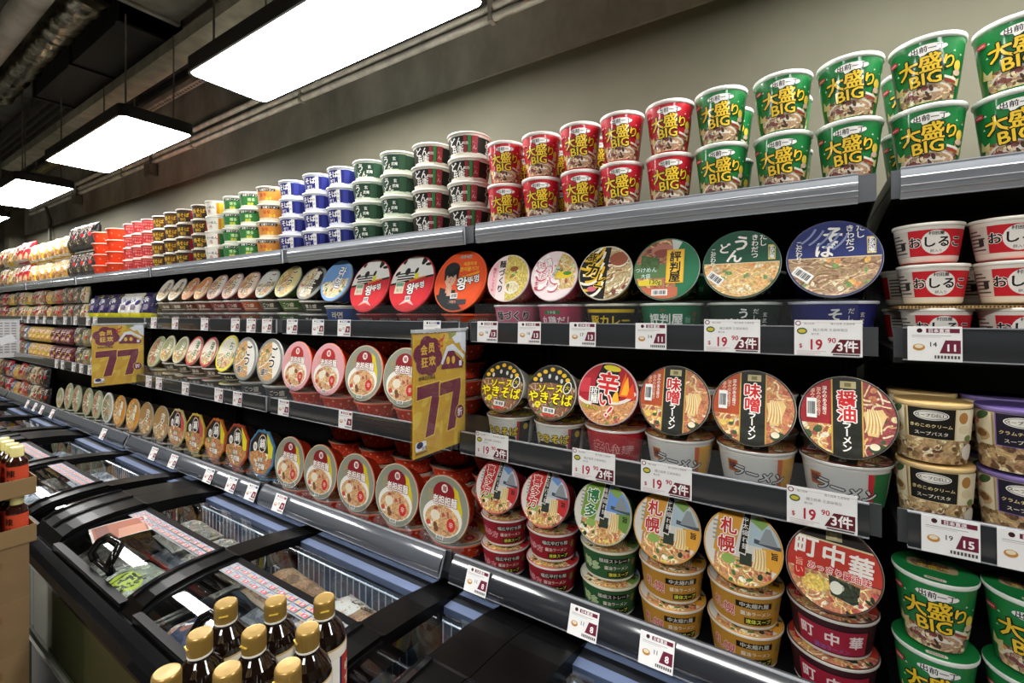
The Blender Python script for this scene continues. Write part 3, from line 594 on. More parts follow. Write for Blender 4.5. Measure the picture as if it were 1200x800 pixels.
for i in range(12):
    x = -130 + i * 24; b.poly(ell(x, 34 + 10 * (i % 2), 4, 4, 8), '#e8a088'); b.poly(ell(x + 9, 18, 3, 3, 8), '#e08a70')
    b.strand(x, 26, 18, 1.2, R(40 + 30 * (i % 3)), 1.5, '#e08a70')
tub('wide_grey', .089, .066, .056, [(0, '#b92c1a'), (.08, '#cf3a1e')], b, wide_lid('#8e9180', '#8a1f26', 3), '#c9c3a8', '#d8674a', 'orange red bowl', 'grey-green lid with maroon crest')
tub('wide_pink', .089, .066, .056, [(0, '#b92c1a'), (.08, '#cf3a1e')], b, wide_lid('#dba0a4', '#b02c2c', 6, False), '#e0b4b2', '#d8674a', 'orange red bowl', 'pink lid with red crest')

def octo_lid(edge, seed, strip):
    a = Art(ell(0, 0, .96, .96, 8, 22.5)); a.poly(ell(0, 0, .95, .95, 8, 22.5), '#2a241f'); a.food([(-1, -.1), (-.2, .1), (1, .0), (1, -1), (-1, -1)][::-1], '#c07a34', ['#d8a04c', '#e8bc70', '#9a5a28'], ['#efe2c0', '#b5532e', '#6f8a3a', '#d8902c'], 34, 18, seed, .35, .04, None, .12)
    if strip: a.poly([(.3, 1), (.95, .6), (.95, -.1), (.6, -.1)], strip)
    a.poly(ell(.05, .42, .33, .38), '#e9e4d8'); a.poly(ell(.05, .42, .29, .34), '#1f1b18'); a.text('鍋', .05, .42, .44, '#f2eee4', bold=.05); a.poly(ell(-.5, .22, .16, .2), '#e9e4d8'); a.text('旨', -.5, .22, .2, '#222')
    a.text('自热', 0, -.28, .2, '#f4efe4', '#3a1c10', .06, .05); a.text('牛肉麺', 0, -.55, .26, '#f4efe4', '#3a1c10', .06, .05); a.text('麻辣', .02, .8, .12, '#d87a50')
    return a
for nm, e, st in (('octo_cream', '#cdbb84', '#c0504c'), ('octo_yellow', '#d2b64a', '#b8504c'), ('octo_orange', '#b9682c', '#d8c22c'), ('octo_red', '#a8442e', '#e0cf30'), ('octo_blue', '#4f7f9f', '#d8d030')):
    tub(nm, .088, .068, .06, [(0, '#3a2a24')], None, octo_lid(e, len(nm), st), e, e, f'{nm[5:]}-edged eight-sided bowl', f'eight-sided lid with {nm[5:]} edge', n=8, lid_n=8)

def cow_lid(seed):
    a = L0(); a.poly(UNIT, '#e9e8e2'); g = random.Random(seed)
    for i in range(9): a.poly(ell(g.uniform(-.8, .8), g.uniform(.35, .95), g.uniform(.06, .22), g.uniform(.04, .12), 9, g.uniform(0, 90)), '#1d1d1c')
    for i in range(4): a.poly([(-.75, .32 - .1 * i), (.05 + .05 * i, .36 - .1 * i), (.02, .41 - .1 * i), (-.72, .37 - .1 * i)], '#1d1d1c')
    a.poly([(-1, -.05), (-.3, .02), (1, .3), (1, -1), (-1, -1)][::-1], '#cf2730'); a.poly([(-1, .0), (1, .3), (1, .22), (-1, -.08)][::-1], '#1d1d1c'); a.poly([(-.1, .04), (.6, .2), (.65, .26), (-.15, .12)][::-1], '#e07a2c')
    a.poly(rect(.1, .16, .26, .36), '#e6dc28'); a.poly(rect(-.72, -.36, -.3, .06), '#d8d4b8'); a.poly(rect(-.68, -.1, -.34, .02), '#6fa08a'); a.text('특가', -.51, -.25, .15, '#a83a30')
    a.text('왕', .03, -.2, .42, '#f6f4ee', '#161616', .06, .07, 6); a.text('뚜껑', .4, -.1, .25, '#f6f4ee', '#161616', .07, .05, 14)
    a.poly([(-.35, -.78), (.0, -.5), (.35, -.8), (.0, -.68)], '#e0b0a8'); a.barcode(.0, -.55, .24, .18, 4)
    return a
b = Art(); b.poly(rect(-90, 2, 90, 40), '#7e1d20')
for x in (-40, 40): b.text('왕뚜껑', x, 22, 20, '#1a1a1a', '#cfc4b8', .05, .05)
tub('cow_red', .095, .07, .046, [(0, '#8a2224')], b, cow_lid(2), '#c92e34', '#a83a38', 'dark red wide bowl', 'red lid with black and white patches', film=True)
a = L0(); a.poly(UNIT, '#df4a1c'); a.poly(ell(0, 0, .9, .9, 36), '#e2521e')
a.poly([(-.95, -.5), (-.6, -.4), (-.1, -.55), (.3, -.95), (-.3, -1), (-.9, -.9)][::-1], '#232427'); a.poly([(-.75, -.2), (-.4, -.3), (-.1, -.3), (.0, -.7), (-.75, -.75)][::-1], '#26272b')
a.poly([(-.5, -.15), (-.25, -.2), (-.25, -.4), (-.5, -.4)][::-1], '#c99a80'); a.poly(ell(-.38, .14, .23, .33), '#d8ab92'); a.poly(ell(-.38, .4, .31, .24), '#17161a'); a.poly([(-.7, .4), (-.62, .0), (-.56, .05), (-.56, .36)][::-1], '#17161a'); a.poly([(-.1, .45), (-.06, .1), (-.14, .05), (-.2, .35)][::-1], '#17161a')
a.poly([(-.55, .36), (-.4, .24), (-.2, .36), (-.3, .5), (-.5, .5)][::-1], '#17161a')
for x in (-.47, -.29): a.poly(ell(x, .15, .05, .02, 10), '#2a1c18'); a.poly(rect(x - .06, .2, x + .06, .22), '#2a1c18')
a.poly([(-.39, .12), (-.36, .12), (-.34, .03), (-.41, .03)][::-1], '#c08f78'); a.poly(ell(-.38, -.04, .07, .02, 10), '#a8605a')
a.poly([(-.36, -.02), (-.3, -.02), (-.28, -.3), (-.2, -.5), (-.42, -.5), (-.42, -.25)][::-1], '#d3a58c')
a.text('매콤하게', .3, .56, .14, '#f0c030', bold=.02); a.text('한끼즐기기', .3, .38, .16, '#f0c030', bold=.03); a.poly([(.05, .14), (.75, .3), (.7, .22), (.05, .08)][::-1], '#f0a020')
a.text('왕', .12, -.1, .46, '#f6f4ee', '#161616', .06, .07, 6); a.text('뚜껑', .54, .02, .26, '#f6f4ee', '#161616', .07, .05, 12); a.text('라면대장', .1, .8, .13, '#f4ece0', '#222', .04); a.barcode(-.1, -.5, .28, .18, 3); a.poly(rect(-.3, -.78, .42, -.62), '#3a3b40'); a.text('국물맛', -.1, -.7, .1, '#e8a070')
b = Art(); b.poly(rect(-90, 2, 90, 40), '#c2401c')
for x in (-40, 40): b.text('왕뚜껑', x, 22, 20, '#1a1a1a', '#d9c8b8', .05, .05)
tub('wide_orange', .095, .07, .046, [(0, '#c2401c')], b, a, '#e2632e', '#d8572c', 'orange wide bowl', 'orange lid with portrait of person', film=True)

def any_lid(bg, food, txt, tc, to, seed, split=.0, edge=None):
    a = L0(); a.poly(UNIT, edge or bg); a.poly(ell(0, 0, .88, .88, 32), bg); a.clip = ell(0, 0, .88, .88, 32) if edge else UNIT
    a.food([(-1, -1), (.5 + split, -1), (split, 1), (-1, 1)] if seed % 2 else [(-1, -1), (1, -1), (1, .1 + split), (-1, -.1 + split)], food, NOO + ['#c08048'], TOP, 34, 22, seed, .45, .045, None, .12)
    for i, ch in enumerate(txt[:2]): a.text(ch, .3 - .1 * i, .42 - .52 * i, .56, tc, to, .06, .08, -8)
    for i, ch in enumerate(txt[2:]): a.text(ch, -.36 + .3 * i, -.5, .32, tc, to, .06, .06)
    a.strand(-.2, -.1, 1.2, .06, R(35), .4, '#e6ded0')
    return a
def any_body(bg, txt, tc, h, panel=None):
    b = Art()
    for x in (-110, 0, 110):
        b.poly(rect(x - 46, h * 160, x + 46, h * 860), panel or bg); b.text(txt, x - 4, h * 560, h * 330, tc, '#2a2622', .03, .04); b.poly(rect(x - 30, h * 240, x + 34, h * 330), '#cfc6b0')
    return b
for nm, bg, fd, tx, tc, to, sd, ed, r_, h_, bd, ds in (
    ('tan_lid', '#d8d0bc', '#c8a070', '塩麺', '#4a3a2a', '#efe8d8', 2, '#e2ddcf', .066, .05, '#6f5c4c', 'tan and white'),
    ('rust_lid', '#b9683c', '#c07a44', 'みそ', '#f0e4d4', '#7a3a20', 3, '#c98a60', .062, .05, '#6a3a2c', 'rust orange'),
    ('coral_lid', '#c8834c', '#d09a5c', '旨辛', '#f4e8dc', '#a03028', 4, '#d8a070', .062, .05, '#7a4034', 'coral orange'),
    ('ink_lid', '#d9d2c6', '#b88a5c', 'ごつ盛り', '#1c1a18', '#efeae0', 5, '#c9a0a0', .067, .05, '#8a3a40', 'pale pink-edged'),
    ('peach_lid', '#e0cdb4', '#c89058', 'ごつ盛り', '#1c1a18', '#efeae0', 7, '#d8a890', .067, .05, '#b5603c', 'peach-edged'),
    ('silver_lid', '#cfcfc6', '#a89470', 'ごつ盛り', '#1c1a18', '#efeae0', 8, '#b9bcb0', .069, .05, '#4a4a40', 'silver-edged'),
    ('olive_lid', '#cdbb82', '#c8a05c', 'ごつ盛り', '#263a22', '#e6e0c4', 9, '#c0c08a', .072, .05, '#4a6a38', 'olive green'),
    ('night_lid', '#2a2824', '#d8c8a4', '富士盛り', '#f0ece0', '#1a1816', 11, '#8a8a84', .074, 0.0450, '#3a3a36', 'black with white script'),
    ('sky_lid', '#6f9ad0', '#e6d8b0', '라면', '#f2f0e8', '#3a5aa0', 10, '#7aa4d6', .08, .075, '#2f4a86', 'sky blue'),
    ('moss_lid', '#8c9064', '#b89458', '山菜', '#e8e4cc', '#4a5030', 4, '#c8c0a0', .066, 0.0475, '#4a4434', 'moss green'),
    ('redrim_lid', '#dccfc0', '#b8a070', '醤油', '#4a6a34', '#f0ebe0', 6, '#b8342f', .068, 0.0475, '#5a5040', 'red-rimmed'),
    ('yellowrim_lid', '#dcd6c4', '#bfa878', 'ちゃん', '#6f8a4a', '#f0ebe0', 8, '#d8cc2c', .08, 0.0425, '#38382e', 'yellow-rimmed'),
    ('gotsu_lid', '#e6e2d8', '#d09a50', 'ごつ盛り', '#17161a', '#f2efe8', 13, '#8a8c8a', .087, .065, '#4a4c50', 'black-scripted white'),
    ('sage_lid', '#a8b088', '#b07a60', '野菜', '#e8e4d0', '#5a6a40', 5, '#9cab7c', .082, .06, '#50583c', 'sage green'),
    ('white_ring_lid', '#b8b49c', '#8c9068', '山', '#e8e4d0', '#4a5a38', 5, '#eceae2', .084, .06, '#4a4638', 'white-ringed'),
    ('amber_lid', '#c88a30', '#d8a040', '濃厚', '#f0e6cc', '#6a4a1c', 3, '#d8943a', .084, .06, '#4a3c2c', 'amber'),
    ('clay_lid', '#a8824c', '#c09050', '肉そば', '#efe6d0', '#5a4020', 6, '#a08458', .084, .06, '#4a3c2c', 'clay brown')):
    tub(nm, r_, r_ * (.66 if h_ < .056 else .78), h_, [(0, bd), (.86, '#c9c4b6')], any_body(bd, tx[:3], '#ddd4c0', h_), any_lid(bg, fd, tx, tc, to, sd, 0, ed), ed, '#cdc9be', f'{ds} tub', f'{ds} noodle lid', n=28)
# ------------------------------------------------------------------ the room
def struct(name, mb): return tag(mb.build(name), kind='structure')
struct('floor', MB().box(-8.6, 3.2, -4.2, 1.52, -.1, 0, '#777', 'floor_tile'))
struct('ceiling', MB().box(-8.6, 3.2, -4.2, 1.62, 3.45, 3.55, '#333', 'dark_ceiling'))
struct('wall_back', MB().box(-8.6, 3.2, 1.5, 1.62, 0, 3.45, '#888', 'painted_wall'))
struct('wall_far', MB().box(-8.75, -8.6, -4.2, 1.62, 0, 3.45, '#888', 'painted_wall'))
struct('wall_near', MB().box(3.2, 3.35, -4.2, 1.62, 0, 3.45, '#888', 'painted_wall'))
struct('wall_front', MB().box(-8.75, 3.35, -4.35, -4.2, 0, 3.45, '#888', 'painted_wall'))
struct('trim_1', MB().box(-8.6, 3.2, 1.486, 1.499, 2.543, 3.3, '#777', 'bare_concrete'))     # bare concrete beam above the paint
struct('trim_2', MB().box(-8.2, -7.95, 1.36, 1.498, 0, 3.44, '#888', 'painted_wall'))          # pier at the far end
mb = MB()
for i in range(9):                                       # ribbed deck over the shelves
    y = 1.06 + i * .05
    mb.sweep([(y, 3.30), (y + .012, 3.27), (y + .03, 3.27), (y + .042, 3.30), (y + .042, 3.31), (y, 3.31)], -8.5, 3.1, '#4a4843', 'dusty_metal')
mb.box(-8.5, 3.1, 1.04, 1.495, 3.31, 3.33, '#3a3834', 'dusty_metal'); struct('trim_3', mb)

# ------------------------------------------------------------------ ceiling lights
def ceiling_light(x0, label, top=.93):
    x1 = x0 + 1.2; y0, y1, z = .81, 1.11, 2.52
    e = empty('ceiling_light', ((x0 + x1) / 2, (y0 + y1) / 2, z)); tag(e, label, 'ceiling light', 'black framed panel lights in a row under the ceiling')
    w, d = .6, .15
    fr = MB(); P = rrect(0, 0, 2 * w + .012, 2 * d + .012, .035, 5); Q = rrect(0, 0, 2 * w - .006, 2 * d - .006, .03, 5); k = len(P)
    v = [(x, y, z_) for S, z_ in ((Q, -.001), (P, -.002), (P, .055), (rrect(0, 0, 2 * w - .1, 2 * d - .1, .03, 5), .075)) for x, y in S]
    fr.add(v, [(a * k + i, a * k + (i + 1) % k, (a + 1) * k + (i + 1) % k, (a + 1) * k + i) for a in range(3) for i in range(k)] + [tuple(range(3 * k, 4 * k))], '#1d1c1a', 'dark_metal')
    fr.build('housing', e)
    MB().add([(x, y, 0) for x, y in Q], [tuple(range(k - 1, -1, -1))], '#ffffff', 'light_diffuser').build('diffuser', e)
    for sx in (-.5, .5):
        for sy in (-.1, .1):
            MB().tube([(sx, sy, .07), (sx, sy, top)], .004, '#6d6a62', 'dusty_metal', 8).build('hanging_rod', e)
    return e
lx = -2.005
for i, t in enumerate(('black framed ceiling light panel over the near shelves', 'second black framed ceiling light panel along the row', 'third black framed ceiling light panel along the row', 'fourth and last visible ceiling light panel toward the far wall')):
    ceiling_light(lx - 1.88 * i + (0 if i == 0 else .01), t, .525 if i == 1 else .93)
ceiling_light(lx + 1.88, 'black framed ceiling light panel above the spot where the photographer stands')
# unseen lamps added behind the viewer to light the tilted lids from the front
for i, x in enumerate((-6.0, -4.1, -2.2, -.3, 1.6)):
    e = ceiling_light(x - .6, f'unseen black framed ceiling light panel added behind the viewer, {ORD[i]} along its row'); e.location.y = -.85

# ------------------------------------------------------------------ shelving bays
LEV = ((1.025, 1.843, 1.847, 1.796), (1.0, 1.551, 1.576, 1.524), (.955, 1.258, 1.287, 1.232), (.93, .932, .972, .913))
BAY = [('the near bay of bowls', -.788, .103), ('the second bay', -1.69, -.788), ('the third bay', -2.93, -1.69), ('the fourth bay', -4.14, -2.93), ('the fifth bay', -5.40, -4.14), ('the last bay', -6.64, -5.40), ('the nearest bay', .117, 1.02), ('beyond', -7.88, -6.64)]
BAYLAB = {0: 'black shelving bay holding the tilted round noodle bowls with big price cards', 1: 'black shelving bay with wide red noodle bowls and cow-patterned lids', 2: 'black shelving bay with small tilted lids, between the two yellow signs', 3: 'black shelving bay with bagged snacks beyond the far yellow sign', 4: 'black shelving bay of bagged noodles, fifth along the wall', 5: 'black shelving bay at the far end of the wall', 6: 'black shelving bay with sweet soup tubs and soup cups', 7: 'black shelving bay behind the pale list sheet, against the far pier'}
for bi, (nm, x0, x1) in enumerate(BAY):
    e = empty('shelving_bay', ((x0 + x1) / 2, 1.45, 0)); tag(e, BAYLAB[bi], 'shelf unit', 'black wall shelving bays in a run')
    cx = (x0 + x1) / 2; a, b = x0 - cx, x1 - cx; Y = 1.45
    MB().box(a + .002, b - .002, .01, .03, .1, 1.826, '#0e0e0f').build('back_panel', e)
    for s in (a + .016, b - .016):
        p = MB().box(s - .013, s + .013, -.02, .01, 0, 1.80, '#141415')
        for j in range(34): p.box(s - .003, s + .003, -.0215, -.02, .12 + j * .05, .145 + j * .05, '#050505')
        p.build('upright', e)
    MB().box(a + .002, b - .002, -.5, .01, .02, .12, '#1b1b1c').build('plinth', e)
    for li, (D, zs, zt, zb) in enumerate(LEV):
        if bi == 6 and li == 3: zs += .02
        if bi not in (0, 6) and li == 3: zs -= .017
        if bi == 6 and li == 1: zs -= .012
        sh = MB().box(a + .003, b - .003, D + .006 - Y, .005, zs - .022, zs, '#161617' if li else '#2b2c2e')
        sh.box(a + .003, b - .003, D + .004 - Y, D + .009 - Y, zb + .002, zt, '#3f4143' if li != 0 else '#55585c')
        for s in (a + .004, b - .007):                       # bracket cheeks under the board
            sh.add([(s + dx, y - Y, z) for dx in (0, .003) for y, z in ((D + .01, zb + .004), (D + .01, zs - .022), (1.44, zs - .022), (1.44, zs - .09))], [(0, 1, 2, 3), (7, 6, 5, 4), (0, 4, 5, 1), (1, 5, 6, 2), (2, 6, 7, 3), (3, 7, 4, 0)], '#1a1a1b', 'dark_metal')
        so = sh.build('shelf_board', e)
        ra = MB(); n = 10; til = (.004, 0, 0, .024)[li]; bul = (.006, .0025, .0025, .009)[li]
        prof = [(D - .004 - Y - bul * math.sin(math.pi * t / n) - til * (t / n if li else 1 - t / n), zt + (zb - zt) * t / n) for t in range(n + 1)]
        xa, xb = a + .014, b - (.03 if li in (0, 1) else .02)
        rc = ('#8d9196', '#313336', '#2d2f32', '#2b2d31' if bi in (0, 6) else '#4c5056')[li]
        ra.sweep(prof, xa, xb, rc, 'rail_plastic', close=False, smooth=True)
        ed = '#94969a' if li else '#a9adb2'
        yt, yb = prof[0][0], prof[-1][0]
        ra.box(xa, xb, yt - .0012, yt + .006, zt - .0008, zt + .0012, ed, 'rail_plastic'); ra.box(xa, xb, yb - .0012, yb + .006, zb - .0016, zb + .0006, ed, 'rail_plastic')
        if li == 0:
            for t in (.34, .62, .8):
                yy = D - .004 - Y - bul * math.sin(math.pi * t) - til * (1 - t); zz = zt + (zb - zt) * t
                ra.sweep([(yy, zz + .002), (yy - .0025, zz), (yy, zz - .002)], xa, xb, '#9ca0a5', 'rail_plastic', close=False)
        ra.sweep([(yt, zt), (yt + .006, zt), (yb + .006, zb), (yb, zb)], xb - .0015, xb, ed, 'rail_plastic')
        ra.build('price_rail', so)
        if li in (1, 2) and bi in (0, 1, 2):                  # clear stop along the front of the board
            MB().box(xa, xb, D + .012 - Y, D + .0135 - Y, zs, zs + .075, '#ffffff', 'clear_acrylic').build('clear_stop', so)

# ------------------------------------------------------------------ chest freezers
PROF = [(.43, .868), (.45, .886), (.475, .897), (.50, .904), (.54, .910), (.58, .9135), (.62, .9145), (.66, .914)]
REAR = [(.672, .908), (.75, .902), (.80, .897), (.852, .889)]
def freezer(x0, label):
    e = empty('chest_freezer', (x0 + .7775, .66, 0)); tag(e, label, 'freezer', 'black glass-lidded chest freezers end to end')
    X = lambda x: x - .7775; Y = lambda y: y - .66
    L = 1.553
    bd = MB().bev_box(X(.004), X(L - .004), Y(.40), Y(.925), .06, .60, .02, '#23252a')
    bd.box(X(.004), X(L - .004), Y(.905), Y(.925), .60, .87, '#30343b'); bd.box(X(.004), X(.05), Y(.41), Y(.91), .60, .86, '#1a1b1e'); bd.box(X(L - .05), X(L - .004), Y(.41), Y(.91), .60, .86, '#1a1b1e')
    bd.box(X(.05), X(L - .05), Y(.41), Y(.905), .60, .64, '#4a525c')
    bd.box(X(.03), X(L - .03), Y(.42), Y(.9), .0, .06, '#0d0d0e'); bd.build('cabinet', e)
    MB().box(X(.006), X(L - .006), Y(.390), Y(.395), .615, .835, '#fff', 'front_pane').build('front_glass', e)
    MB().box(X(.0), X(.012), Y(.388), Y(.40), .60, .83, '#595c54', 'glossy_plastic').box(X(L - .012), X(L), Y(.388), Y(.40), .60, .83, '#595c54', 'glossy_plastic').box(X(.0), X(L), Y(.386), Y(.40), .60, .616, '#6a6d64', 'glossy_plastic').build('glass_frame', e)
    MB().box(X(.012), X(L - .012), Y(.408), Y(.412), .60, .84, '#7a775c', 'dark_metal').build('inner_liner', e)
    tf = MB()
    rim = [(Y(y), z) for y, z in ((.388, .835), (.378, .842), (.377, .852), (.386, .863), (.402, .868), (.422, .872), (.432, .868), (.432, .845), (.42, .835))]
    tf.sweep(rim, X(.0), X(L), '#0d0d0e', 'black_gloss')
    tf.box(X(.002), X(L - .002), Y(.953), Y(.985), .84, .880, '#0d0d0e', 'black_gloss')
    up = [(y, z) for y, z in PROF + REAR + [(.96, .882)]]
    for a, b, hgt in ((.0, .12, .02), (.66, .74, .014), (1.25, 1.33, .014), (1.45, L, .02)):
        tf.sweep([(Y(y), z + hgt * max(0, min(1, (y - .425) / .03, (.915 - y) / .03))) for y, z in up] + [(Y(.96), .85), (Y(.43), .85)], X(a), X(b), '#050505', 'matte_black')
        tf.sweep([(Y(y), z + hgt * min(1, (y - .425) / .03) + .006) for y, z in PROF[1:]] + [(Y(y), z + hgt) for y, z in reversed(PROF[1:])], X(a) + .012, X(a) + .024, '#141416', 'black_gloss')
    tf.build('top_frame', e)
    for a, b in ((.12, .66), (.74, 1.25), (1.33, 1.45)):
        rl = MB(); 
        for y0, y1, c in ((.856, .884, '#5c6884'), (.884, .914, '#1f2227'), (.914, .953, '#7484a4')): rl.box(X(a), X(b), Y(y0), Y(y1), .866, .8845, c, 'dark_metal')  # bands reflected in the glass, painted as solid strips; rear one lightened against shade
        rl.build('reflection_strips', e)
        ld = MB(); fw = .016 if b - a > .3 else .006
        ld.sweep([(Y(y), z + .004) for y, z in PROF] + [(Y(y), z - .008) for y, z in reversed(PROF)], X(a), X(a) + fw, '#080809', 'matte_black'); ld.sweep([(Y(y), z + .004) for y, z in PROF] + [(Y(y), z - .008) for y, z in reversed(PROF)], X(b) - fw, X(b), '#080809', 'matte_black')
        ld.box(X(a), X(b), Y(.428), Y(.446), .866, .889, '#080809', 'matte_black'); (ld.box(X(a), X(b), Y(.656), Y(.674), .900, .9165, '#0e0e0f', 'matte_black') if b - a > .3 else None)
        lo = ld.build('lid', e)
        MB().sweep([(Y(y), z) for y, z in PROF], X(a) + .014, X(b) - .014, '#fff', 'freezer_glass', close=False, smooth=True).build('lid_glass', lo)
        MB().sweep([(Y(y), z) for y, z in REAR], X(a), X(b), '#fff', 'freezer_glass', close=False, smooth=True).build('rear_glass', lo)
        if b - a > .3:                                   # looped pull handle at the lid's front edge
            hx = X(a) + .305; hd = MB()
            pts = [(hx - .062, Y(.462), .895), (hx - .066, Y(.455), .918), (hx - .06, Y(.472), .944), (hx - .045, Y(.487), .955), (hx + .045, Y(.487), .955), (hx + .06, Y(.472), .944), (hx + .066, Y(.455), .918), (hx + .062, Y(.462), .895)]
            hd.tube(pts, .011, '#0a0a0b', 'black_gloss', 10); hd.tube([pts[0], pts[-1]], .008, '#0a0a0b', 'black_gloss', 10); hd.build('handle', lo)
        wb = MB()
        for i in range(int((b - a) / .026)): wb.tube([(X(a) + .01 + i * .026, Y(.842), .655), (X(a) + .01 + i * .026, Y(.842), .864)], .0017, '#aab4c0', 'dark_metal', 6)
        for z in (.70, .78, .862): wb.tube([(X(a) + .01, Y(.84), z), (X(b) - .01, Y(.84), z)], .0024, '#b4bec8', 'dark_metal', 6)
        wb.add([(X(a), Y(.851), .65), (X(b), Y(.851), .65), (X(b), Y(.851), .864), (X(a), Y(.851), .864)], [(0, 1, 2, 3)], '#4a5666', 'dark_metal')
        wb.build('wire_basket', e)
    return e
freezer(-2.08, 'black chest freezer with a looped lid handle, behind the gold-capped bottles')
freezer(-3.635, 'black chest freezer beyond the carton stack, its curved glass end showing')
freezer(-5.19, 'black chest freezer third along the shelves, under the far yellow sign')
freezer(-6.745, 'black chest freezer at the far end of the run')
freezer(-.525, 'dark chest freezer below the near bay of maroon and golden bowls')

# ------------------------------------------------------------------ soft packs
def bag_mesh(w, h, t, base, art, seed=0, back=None, name='bag'):
    g = random.Random(seed); nx, nz = 14, 16; ph = [g.uniform(0, 6) for _ in range(4)]
    def bulge(x, z):
        u, v = 2 * x / w, 2 * z / h
        if abs(v) > .9: return .0012 * (1 + math.sin(x * 900))
        k = max(0, (1 - u ** 4)) ** .55 * max(0, (1 - (v / .9) ** 4)) ** .6
        return .0015 + t / 2 * k * (1 + .1 * math.sin(9 * u + ph[0] + 3 * v) + .08 * math.sin(7 * v + ph[1] - 2 * u))
    wd = lambda z: w * (1 - .05 * max(0, 1 - (2 * z / h) ** 4) + .02 * math.sin(40 * z + ph[2]))
    def on(s):
        return lambda x, z, d: (x * wd(z) / w, -s * (bulge(x, z) + d), z + h / 2)
    mb = MB()
    for s in (1, -1):
        f = on(s); xs = [-w / 2 + w * i / nx for i in range(nx + 1)]; zs = [-h / 2 + h * j / nz for j in range(nz + 1)]
        v = [f(x, z, 0) for z in zs for x in xs]
        q = [(j * (nx + 1) + i, j * (nx + 1) + i + 1, (j + 1) * (nx + 1) + i + 1, (j + 1) * (nx + 1) + i) for j in range(nz) for i in range(nx)]
        if s < 0: q = [tuple(reversed(x)) for x in q]
        mb.add(v, q, base if s > 0 else (back or base), 'soft_wrapper', True)
    for sx in (-1, 1):                                    # side folds closing the pack
        v = []
        for j in range(nz + 1):
            z = -h / 2 + h * j / nz; a = on(1)(sx * w / 2, z, 0); b = on(-1)(sx * w / 2, z, 0); v += [a, b]
        mb.add(v, [(2 * j, 2 * j + 1, 2 * j + 3, 2 * j + 2) for j in range(nz)], base, 'soft_wrapper')
    f1 = on(1); art.put(mb, lambda x, z, d: f1(x, z, d + .0004), step=(w / 14, h / 16))
    return mb.mesh(name)
def bag_art(w, h, bg, top, food, title, tc, to, seed, band=None):
    a = Art(rect(-w / 2 * .97, -h / 2 * .9, w / 2 * .97, h / 2 * .9)); g = random.Random(seed)
    a.poly(rect(-w, h * .12, w, h), top)
    a.food(ell(w * .06, -h * .22, w * .3, h * .17), food, NOO, TOP + BRN, 8, 8, seed, w * .3, w * .03, None, w * .07)
    if band: a.poly([(-w, -h * .5), (w, -h * .44), (w, -h * .32), (-w, -h * .38)], band); a.poly([(-w * .5, h * .1), (w * .5, h * .16), (w * .5, h * .12), (-w * .5, h * .05)], band)
    a.text(title, -w * .04, h * .25, w * .84 / max(len(title), 2.2), tc, to, .06, .05, 4); a.poly(rect(-w * .44, -h * .1, -w * .3, h * .06), '#e9e4d8'); a.poly(ell(w * .3, h * .02, w * .09, w * .09), g.choice(['#d8c22c', '#c23230', '#e8e4da']))
    return a

# ------------------------------------------------------------------ bottles
def bottle(kind, name, loc, rz, label, group, cat='bottle'):
    e = empty(name, loc, (0, 0, rz)); tag(e, label, cat, group)
    for nm, me in BOT[kind]: link(me, nm, e)
    return e
BOT = {}
m = MB(); m.lathe([(.026, 0), (.0305, .004), (.0315, .02), (.0315, .105), (.0315, .126), (.030, .136), (.0255, .147), (.019, .155), (.0145, .160), (.0135, .166), (.0135, .172)], '#140a06', 'liquid_glass', 40, cap0=True)
body = m.mesh('glass_body')
m = MB(); m.lathe([(.0145, .1635), (.0152, .1645), (.0152, .1665), (.0148, .1675)], '#e4e0d2', 'glossy_plastic', 32); ring = m.mesh('neck_ring')
m = MB(); m.lathe([(.0150, .1668), (.0152, .169), (.0152, .1885), (.0147, .1905), (.0136, .1918), (.0122, .1916), (.0001, .1912)], '#96783a', 'gold_cap', 40)
for i in range(60):
    a_ = 2 * math.pi * i / 60; m.box(.0150 * math.cos(a_) - .0003, .0150 * math.cos(a_) + .0003, .0150 * math.sin(a_) - .0003, .0150 * math.sin(a_) + .0003, .170, .187, '#846830', 'gold_cap')
m.add([(x, -.0168 if y else -.0145, z) for y in (0, 1) for x in (-.006, .006) for z in (.178, .1795)], [(0, 1, 3, 2), (4, 6, 7, 5), (0, 4, 5, 1), (2, 3, 7, 6), (0, 2, 6, 4), (1, 5, 7, 3)], '#d8b84a', 'gold_cap'); cap = m.mesh('cap')
m = MB(); m.lathe([(.0319, .012), (.0319, .118), (.0317, .126), (.0313, .1285)], ['#d9d4c6', '#d9d4c6', '#b59a66'], 'printed_film', 48)
a = Art(); a.poly(rect(-34, 14, 34, 112), '#1f2a52'); a.poly(rect(-30, 14, 22, 112), '#e4e0d6'); a.poly(rect(26, 14, 60, 112), '#a8342c'); a.poly(rect(-100, 14, -34, 112), '#c9c6ba')
a.text('味ぽん', -4, 62, 30, '#14110f', bold=.06, vert=True, step=31); a.text('ゆず', 40, 80, 18, '#e8d8b8', bold=.04, vert=True, step=20)
for i in range(10): a.poly(rect(-86, 20 + i * 9, -44 - (i % 3) * 6, 23 + i * 9), '#6a675e')
a.put(m, lambda x, y, d: ((.0319 + d) * math.sin(x / 31.9), -(.0319 + d) * math.cos(x / 31.9), y / 1000), step=(4, None))
BOT['dark'] = [('glass_body', body), ('neck_ring', ring), ('cap', cap), ('label_sleeve', m.mesh('label_sleeve'))]
m = MB(); m.lathe([(.018, 0), (.0215, .003), (.0215, .078), (.0195, .088), (.0125, .096), (.0115, .100)], '#2a0f0a', 'liquid_glass', 28, cap0=True); b1 = m.mesh('glass_body')
m = MB(); m.lathe([(.0125, .097), (.0135, .099), (.0135, .121), (.0125, .1235), (.0001, .1238)], '#dcd28c', 'glossy_plastic', 28); b2 = m.mesh('cap')
